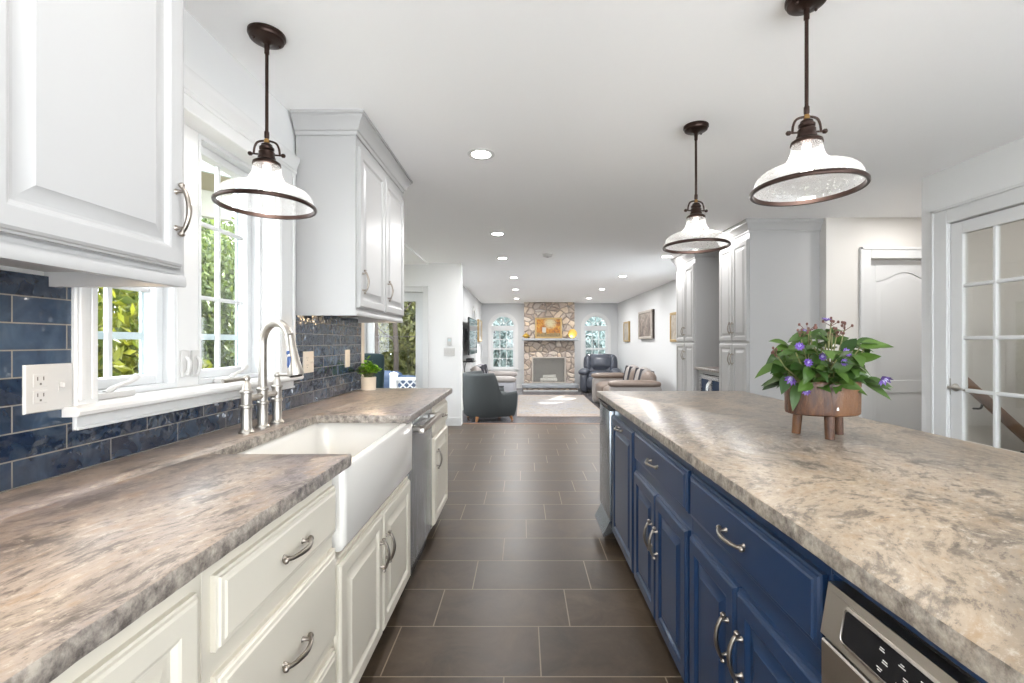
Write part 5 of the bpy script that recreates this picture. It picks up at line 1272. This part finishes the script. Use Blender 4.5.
for i in range(46):
    a = rnd.uniform(0, 2*math.pi); rr_ = math.sqrt(rnd.random())
    sx, sy = PX+0.085*rr_*math.cos(a), PY+0.05*rr_*math.sin(a)
    spread = rnd.uniform(0.3, 1.0)
    ex, ey = PX + 0.150*spread*math.cos(a), PY + 0.12*spread*math.sin(a)
    ez = topz + rnd.uniform(0.02, 0.22)*(1.15-0.5*spread)
    cv = stem_curve(sx, sy, ex, ey, ez); tube(st, cv, [0.0028]*5+[0.0022]*(len(cv)-5), 5); tips.append((cv, a, ez))
    for q in range(4):
        tt = 0.42+0.18*q; b_ = cv[min(len(cv)-1, int(tt*(len(cv)-1)))]
        az = a + (1 if q % 2 else -1)*rnd.uniform(0.4, 1.5); el = rnd.uniform(-0.15, 0.5)
        leaf(lv, b_, Vector((math.cos(az)*math.cos(el), 0.7*math.sin(az)*math.cos(el), math.sin(el))), Vector((rnd.uniform(-.4, .4), rnd.uniform(-1.0, -0.1), rnd.uniform(0.3, 1))), rnd.uniform(0.060, 0.092), rnd.uniform(0.036, 0.050), rnd.uniform(0.1, 0.6), 0.28, 6, rnd.uniform(-0.15, 0.15))
    az = a + rnd.uniform(-0.5, 0.5); leaf(lv, cv[-1], Vector((math.cos(az), 0.7*math.sin(az), rnd.uniform(-0.3, 0.5))), Vector((rnd.uniform(-.3, .3), rnd.uniform(-0.9, -0.1), 0.8)), rnd.uniform(0.07, 0.092), rnd.uniform(0.038, 0.050), rnd.uniform(0.15, 0.55), 0.28)
# longer leaves that break the outline where the photo shows them
for (x, z, dx, dz, L, W) in ((0.120, 0.325, 0.9, 0.20, 0.090, 0.042), (0.085, 0.34, 0.75, 0.15, 0.085, 0.040), (0.110, 0.20, 0.7, -0.35, 0.095, 0.055), (0.115, 0.205, 0.85, -0.15, 0.085, 0.05), (0.08, 0.27, 0.5, 0.3, 0.09, 0.05), (-0.05, 0.30, -0.2, 0.5, 0.09, 0.045), (0.02, 0.25, 0.4, 0.3, 0.095, 0.05), (-0.09, 0.25, -0.5, 0.1, 0.09, 0.048), (-0.165, 0.255, -0.5, 0.25, 0.075, 0.040), (-0.125, 0.305, -0.9, 0.05, 0.085, 0.028), (-0.12, 0.20, -0.3, -0.75, 0.09, 0.036), (-0.02, 0.335, -0.35, 0.4, 0.08, 0.04), (0.04, 0.30, 0.2, 0.55, 0.085, 0.042), (-0.15, 0.225, -0.4, -0.5, 0.07, 0.04), (0.0, 0.22, 0.3, -0.75, 0.09, 0.04), (-0.06, 0.22, 0.2, -0.7, 0.10, 0.045)):
    tube(st, bez([(PX+x*0.4, PY-0.02, topz), (PX+x*0.75, PY-0.035, CT+(z+0.19)/2), (PX+x, PY-0.045, CT+z)], 5), 0.0024, 5)
    leaf(lv, Vector((PX+x, PY-0.045, CT+z)), Vector((dx, -0.25, dz)), Vector((0, -0.6, 0.8)), L, W, 0.22, 0.25)
# upright flower stalks with brown buds
for (x, z) in ((-0.075, 0.39), (0.01, 0.41), (0.06, 0.395), (0.03, 0.37), (-0.10, 0.365), (-0.185, 0.30)):
    bd = new(); cv = bez([(PX+x*0.3, PY-0.01, topz), (PX+x*0.7, PY-0.02, CT+z*0.75), (PX+x, PY-0.03, CT+z)], 6); tube(st, cv, 0.0022, 5)
    for q in range(6):
        o = Vector((rnd.uniform(-0.022, 0.022), rnd.uniform(-0.02, 0.02), rnd.uniform(0.0, 0.022))); tube(bd, [cv[-1]-Vector((0, 0, 0.012)), cv[-1]+o], [0.001, 0.0012], 4)
        rbox(bd, cv[-1]+o, (0.008, 0.008, 0.011), 0.004, 3)
    obj('bud_cluster', bd, 'bud_brown', t, 60)
obj('foliage', lv, 'leaf_planter', t, 60, recalc=False); obj('stems', st, 'stem_green', t, 60)
for (x, z, s, out) in ((-0.010, 0.415, 0.030, (0, -0.3, 1)), (-0.155, 0.325, 0.028, (-0.3, -0.8, 0.4)), (-0.075, 0.292, 0.026, (0, -1, 0.2)), (-0.125, 0.272, 0.026, (-0.2, -1, 0.2)), (-0.178, 0.222, 0.036, (-0.7, -0.4, -0.5)), (0.012, 0.305, 0.030, (0.2, -0.9, 0.4)), (0.005, 0.275, 0.024, (0, -1, 0)), (0.152, 0.225, 0.042, (0.1, -0.6, -0.7)), (-0.088, 0.378, 0.020, (-0.2, -0.3, 0.9)), (-0.128, 0.178, 0.024, (-0.4, -0.8, -0.4))):
    s *= 0.78; x *= 0.93; c = Vector((PX+x, PY-0.095 if z < 0.34 else PY-0.03, CT+z)); o = Vector(out).normalized(); s1 = o.cross(Vector((0.3, 0.2, 1))).normalized(); s2 = o.cross(s1)
    bm = new()
    for q in range(9):
        a = 2*math.pi*q/9; dd_ = (math.cos(a)*s1 + math.sin(a)*s2)*0.8 + o*0.65; leaf(bm, c, dd_, o, s, s*0.42, 0.15, 0.2, 4)
    f = obj('flower', bm, 'petal_purple', t, 60, recalc=False)
    bm = new()
    for q in range(6):
        a = 2*math.pi*q/6; leaf(bm, c, (math.cos(a)*s1 + math.sin(a)*s2)*0.35 + o*0.95, s1, s*0.75, s*0.2, 0.0, 0.2, 3)
    obj('inner_petals', bm, 'petal_pale', f, 60, recalc=False)

t = thing('potted_herb', 'small bright green herb in a cream pot at the far end of the sink run', 'potted plant', (-1.10, 3.24, CT))
bm = new(); lathe(bm, [(0.046, 0), (0.050, 0.003), (0.0515, 0.05), (0.053, 0.092), (0.051, 0.094), (0.047, 0.092), (0.046, 0.075)], (-1.10, 3.24, CT), 32); obj('pot', bm, 'pot_cream', t)
bm = new(); lathe(bm, [(0.001, 0.078), (0.0465, 0.078)], (-1.10, 3.24, CT), 24, False, False); obj('soil', bm, 'soil', t)
lv = new(); st = new()
for i in range(70):
    a = rnd.uniform(0, 2*math.pi); sp_ = rnd.uniform(0.1, 1); h_ = 0.115 + rnd.uniform(0.0, 0.085)*(1.15-0.75*sp_) + (0.05 if i % 17 == 0 else 0)
    if i % 17 == 0: sp_ *= 0.2
    base = Vector((-1.10+0.03*math.cos(a)*sp_, 3.24+0.03*math.sin(a)*sp_, CT+0.075)); tip = Vector((-1.10+0.092*math.cos(a)*sp_, 3.24+0.08*math.sin(a)*sp_, CT+h_))
    cv = bez([base, (base+tip)/2+Vector((0, 0, 0.015)), tip], 3); tube(st, cv, 0.0013, 4)
    for q in range(7):
        az = rnd.uniform(0, 2*math.pi); el = rnd.uniform(0.0, 0.9); leaf(lv, cv[-1-(q % 3)], Vector((math.cos(az)*math.cos(el), math.sin(az)*math.cos(el), math.sin(el))), Vector((0, 0, 1)), rnd.uniform(0.026, 0.042), rnd.uniform(0.017, 0.025), 0.2, 0.2, 4)
obj('foliage', lv, 'leaf_herb', t, 60, recalc=False); obj('stems', st, 'stem_green', t, 60)

# ------------------------------------------------------------------ outdoors
GZ = -0.9
bm = new(); box(bm, (-40, -10, GZ-0.3), (-1.5, 45, GZ)); box(bm, (-1.5, 14.2, GZ-0.3), (40, 45, GZ)); struct('ground', bm, 'ground_litter', smooth=0)
bm = new(); box(bm, (-4.6, 7.06, -0.30), (-1.5, 9.9, -0.25)); struct('deck_floor', bm, 'deck_wood', smooth=0)
t = thing('deck_railing', 'white lattice railing at the edge of the deck outside the glazed door', 'railing', (-2.0, 8.35, -0.25))
bm = new(); box(bm, (-2.37, 8.30, 0.555), (-1.6, 8.40, 0.60), 0.004); box(bm, (-2.37, 8.32, -0.20), (-1.6, 8.38, -0.15)); obj('rails', bm, 'vinyl_white', t)
bm = new(); w_ = 0.016; z0, z1 = -0.15, 0.555; hh = z1-z0; x = -2.37-hh
while x < -1.6:
    for s in (1, -1):
        xa, xb = (x, x+hh) if s > 0 else (x+hh, x)
        def clip(xq): return max(-2.37, min(-1.6, xq))
        ta0, ta1 = 0.0, 1.0; lo, hi = min(xa, xb), max(xa, xb)
        f0 = max(0, (-2.37-lo)/hh); f1 = min(1, (-1.6-lo)/hh)
        if f1 > f0:
            if s > 0: A = (lo+f0*hh, z0+f0*hh); B = (lo+f1*hh, z0+f1*hh)
            else: A = (lo+f0*hh, z1-f0*hh); B = (lo+f1*hh, z1-f1*hh)
            yq = 8.345 if s > 0 else 8.357
            prism(bm, [(A[0]-w_, A[1]), (A[0]+w_, A[1]), (B[0]+w_, B[1]), (B[0]-w_, B[1])], lambda u, v, d: (u, d, v), yq-0.005, yq+0.005)
    x += 0.13
obj('lattice_panel', bm, 'vinyl_white', t, 0)
for x in (-2.37, -1.6):
    bm = new(); box(bm, (x-0.06, 8.29, -0.25), (x+0.06, 8.41, 0.66), 0.004); po = obj('post', bm, 'vinyl_white', t)
    bm = new(); lathe(bm, [(0.085, 0), (0.085, 0.015), (0.05, 0.035), (0.001, 0.05)], (x, 8.35, 0.66), 4); obj('post_cap', bm, 'vinyl_white', po, 0)
t = thing('covered_grill', 'grill under a dark blue cover on the deck outside the glazed door', 'grill', (-2.75, 9.3, -0.25))
bm = new(); rbox(bm, (-2.75, 9.3, 0.15), (1.5, 0.55, 0.80), 0.08, 10, 0.02); rbox(bm, (-2.9, 9.3, 0.50), (0.80, 0.50, 0.30), 0.12, 8, 0.02)
for v in bm.verts: v.co += Vector((mnoise.noise(v.co*6), mnoise.noise(v.co*6+Vector((9, 0, 0))), mnoise.noise(v.co*6+Vector((0, 9, 0)))))*0.02
obj('cover', bm, 'cover_blue', t)

def leaf_cloud(blobs, n, size, seed):
    r_ = random.Random(seed); V = []; F = []
    tot = sum(b[3]*b[4]*b[5] for b in blobs)
    for (cx, cy, cz, rx, ry, rz) in blobs:
        k_ = int(n*rx*ry*rz/tot)
        for i in range(k_):
            d = Vector((r_.gauss(0, 1), r_.gauss(0, 1), r_.gauss(0, 1))).normalized(); q = r_.uniform(0.45, 1)**0.6
            c = Vector((cx+d.x*rx*q, cy+d.y*ry*q, cz+d.z*rz*q))
            if c.z < GZ: continue
            e = Euler((r_.uniform(0, 6.3), r_.uniform(0, 6.3), r_.uniform(0, 6.3))).to_matrix(); s = size*r_.uniform(0.6, 1.3); b = len(V)
            for p in ((-1, 0, 0), (0, -0.45, 0.12), (1, 0, 0), (0, 0.45, 0.12)): V.append(c + e @ (Vector(p)*s))
            F.append((b, b+1, b+2)); F.append((b, b+2, b+3))
    return V, F
def tree(name, label, cat, x, y, blobs, n, size, mat, seed, trunk=None, group=None):
    t = thing(name, label, cat, (x, y, GZ), 0, group)
    V, F = leaf_cloud([(x+b[0], y+b[1], b[2], b[3], b[4], b[5]) for b in blobs], n, size, seed)
    me = bpy.data.meshes.new('foliage'); me.from_pydata([tuple(v - Vector((x, y, GZ))) for v in V], [], F); me.materials.append(MATS[mat])
    o = bpy.data.objects.new('foliage', me); COL.objects.link(o); o.parent = t
    h, r0 = trunk or (1.0, 0.05); r_ = random.Random(seed)
    bm = new(); tube(bm, bez([(x, y, GZ-0.1), (x+r_.uniform(-0.1, 0.1), y, GZ+h*0.5), (x+r_.uniform(-0.15, 0.15), y, GZ+h)], 5), [r0*(1-0.06*i) for i in range(11)], 10)
    for q in range(4):
        zz = GZ+h*(0.55+0.12*q); a = r_.uniform(0, 6.3); tube(bm, [(x, y, zz), (x+0.25*h*math.cos(a)*0.4, y+0.25*h*math.sin(a)*0.4, zz+0.14*h)], [r0*0.4, r0*0.15], 6)
    obj('trunk', bm, 'bark', t)
tree('leafy_shrub', 'yellow-green leafy shrub outside the left casement over the sink', 'shrub', -5.2, 5.2, [(0, 0, 1.3, 1.0, 1.2, 1.2), (0.3, 0.5, 0.7, 0.8, 0.9, 0.9), (-0.2, -0.7, 0.9, 0.9, 0.9, 1.1)], 9000, 0.085, 'leaf_yellow', 1, (1.6, 0.05))
tree('hedge_shrub', 'dense green hedge outside the right casement over the sink', 'shrub', -5.7, 8.55, [(0, 0, 1.4, 1.2, 1.3, 1.9), (0.3, 0.8, 1.2, 1.1, 1.1, 1.8), (-0.1, -0.9, 1.2, 1.1, 0.95, 1.7)], 36000, 0.060, 'leaf_hedge', 2, (2.0, 0.06))
tree('leafy_shrub', 'tall green shrub behind the dense hedge outside the sink window', 'shrub', -8.5, 12.7, [(0, 0, 2.0, 1.7, 1.9, 2.9), (0.6, -1.4, 1.8, 1.4, 1.4, 2.6)], 20000, 0.10, 'leaf_hedge', 3, (2.2, 0.07))
fx = [(-2.65, 11.2, 2.4), (-4.25, 11.3, 2.6), (-3.3, 13.7, 3.2), (-5.0, 13.9, 3.2), (-5.1, 16.3, 3.6), (-3.5, 16.4, 3.6)]
fl = ['woodland tree nearest the deck lattice, seen through the glazed door', 'woodland tree at the left of the glazed deck door view', 'tall woodland tree behind the one nearest the lattice', 'tall woodland tree hidden mostly behind the teal chair', 'tall woodland tree at the back of the deck view', 'woodland tree at the outer back corner of the deck view']
for i, ((x, y, h), lb) in enumerate(zip(fx, fl)):
    tree('woodland_tree', lb, 'tree', x, y, [(0, 0, h-1.2, 0.78, 0.85, 1.6), (0.1, 0.15, h-0.1, 0.68, 0.8, 1.3), (-0.1, 0, 0.2, 0.66, 0.6, 1.0)], 8500, 0.08, 'leaf_forest', 20+i, (h+2.2, 0.09), 'woodland trees beyond the deck')
for x, y, lb in ((-2.85, 10.05, 'slender bare trunk close behind the deck lattice'), (-3.25, 9.98, 'slender bare trunk right beside the teal chair in the deck view')):
    t = thing('slender_tree', lb, 'tree', (x, y, GZ), 0, 'slender trunks behind the deck')
    bm = new(); tube(bm, bez([(x, y, GZ-0.05), (x+0.05, y, 1.0), (x-0.03, y, 2.6), (x+0.06, y, 4.2)], 6), [0.065-0.0015*q for q in range(19)], 10); obj('trunk', bm, 'bark', t)
    bm = new()
    for q in range(5): zz = 1.3+0.5*q; sg = 1 if q % 2 else -1; tube(bm, [(x, y, zz), (x+sg*0.3, y, zz+0.22), (x+sg*0.5, y-0.02, zz+0.5)], [0.02, 0.012, 0.005], 6)
    obj('branches', bm, 'bark', t)
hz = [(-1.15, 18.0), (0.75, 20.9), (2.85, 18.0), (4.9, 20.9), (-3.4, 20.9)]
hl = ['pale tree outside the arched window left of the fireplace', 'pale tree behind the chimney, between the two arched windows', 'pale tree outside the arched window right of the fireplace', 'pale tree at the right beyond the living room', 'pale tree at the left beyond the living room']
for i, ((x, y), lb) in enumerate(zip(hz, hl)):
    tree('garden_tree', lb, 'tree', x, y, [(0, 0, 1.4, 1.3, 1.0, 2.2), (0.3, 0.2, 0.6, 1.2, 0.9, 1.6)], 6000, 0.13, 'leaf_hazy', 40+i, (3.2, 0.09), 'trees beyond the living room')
# porch eave seen at the top of the right casement
t = thing('porch_roof', 'cream porch eave with dark blue shingles above the hedge outside the sink window', 'roof', (-2.95, 3.45, GZ))
PM = Matrix.Translation((-2.95, 3.40, 0)) @ Matrix.Rotation(R(46), 4, 'Z')
def pbox(bm, a, b): boxm(bm, PM, a, b)
bm = new(); pbox(bm, (-0.9, 0, 2.66), (0.80, 0.03, 3.02)); pbox(bm, (-0.9, -0.04, 2.86), (0.80, 0.0, 3.02)); obj('fascia', bm, 'porch_paint', t, 0)
bm = new(); pbox(bm, (-0.9, 0.03, 2.66), (0.80, 0.55, 2.68)); obj('soffit', bm, 'siding_tan', t, 0)
bm = new(); pbox(bm, (-0.9, 0.55, 2.42), (0.80, 0.63, 2.68)); obj('beam', bm, 'soffit_cream', t, 0)
bm = new(); prism(bm, [(-0.08, 3.02), (-0.08, 3.07), (1.3, 3.75), (1.3, 3.70)], lambda u, v, d: PM @ Vector((d, u, v)), -0.95, 0.85); obj('shingles', bm, 'shingle_blue', t, 0)
for x in (-0.8,):
    bm = new(); pbox(bm, (x-0.06, 0.53, GZ), (x+0.06, 0.65, 2.42)); obj('post', bm, 'vinyl_white', t, 0)
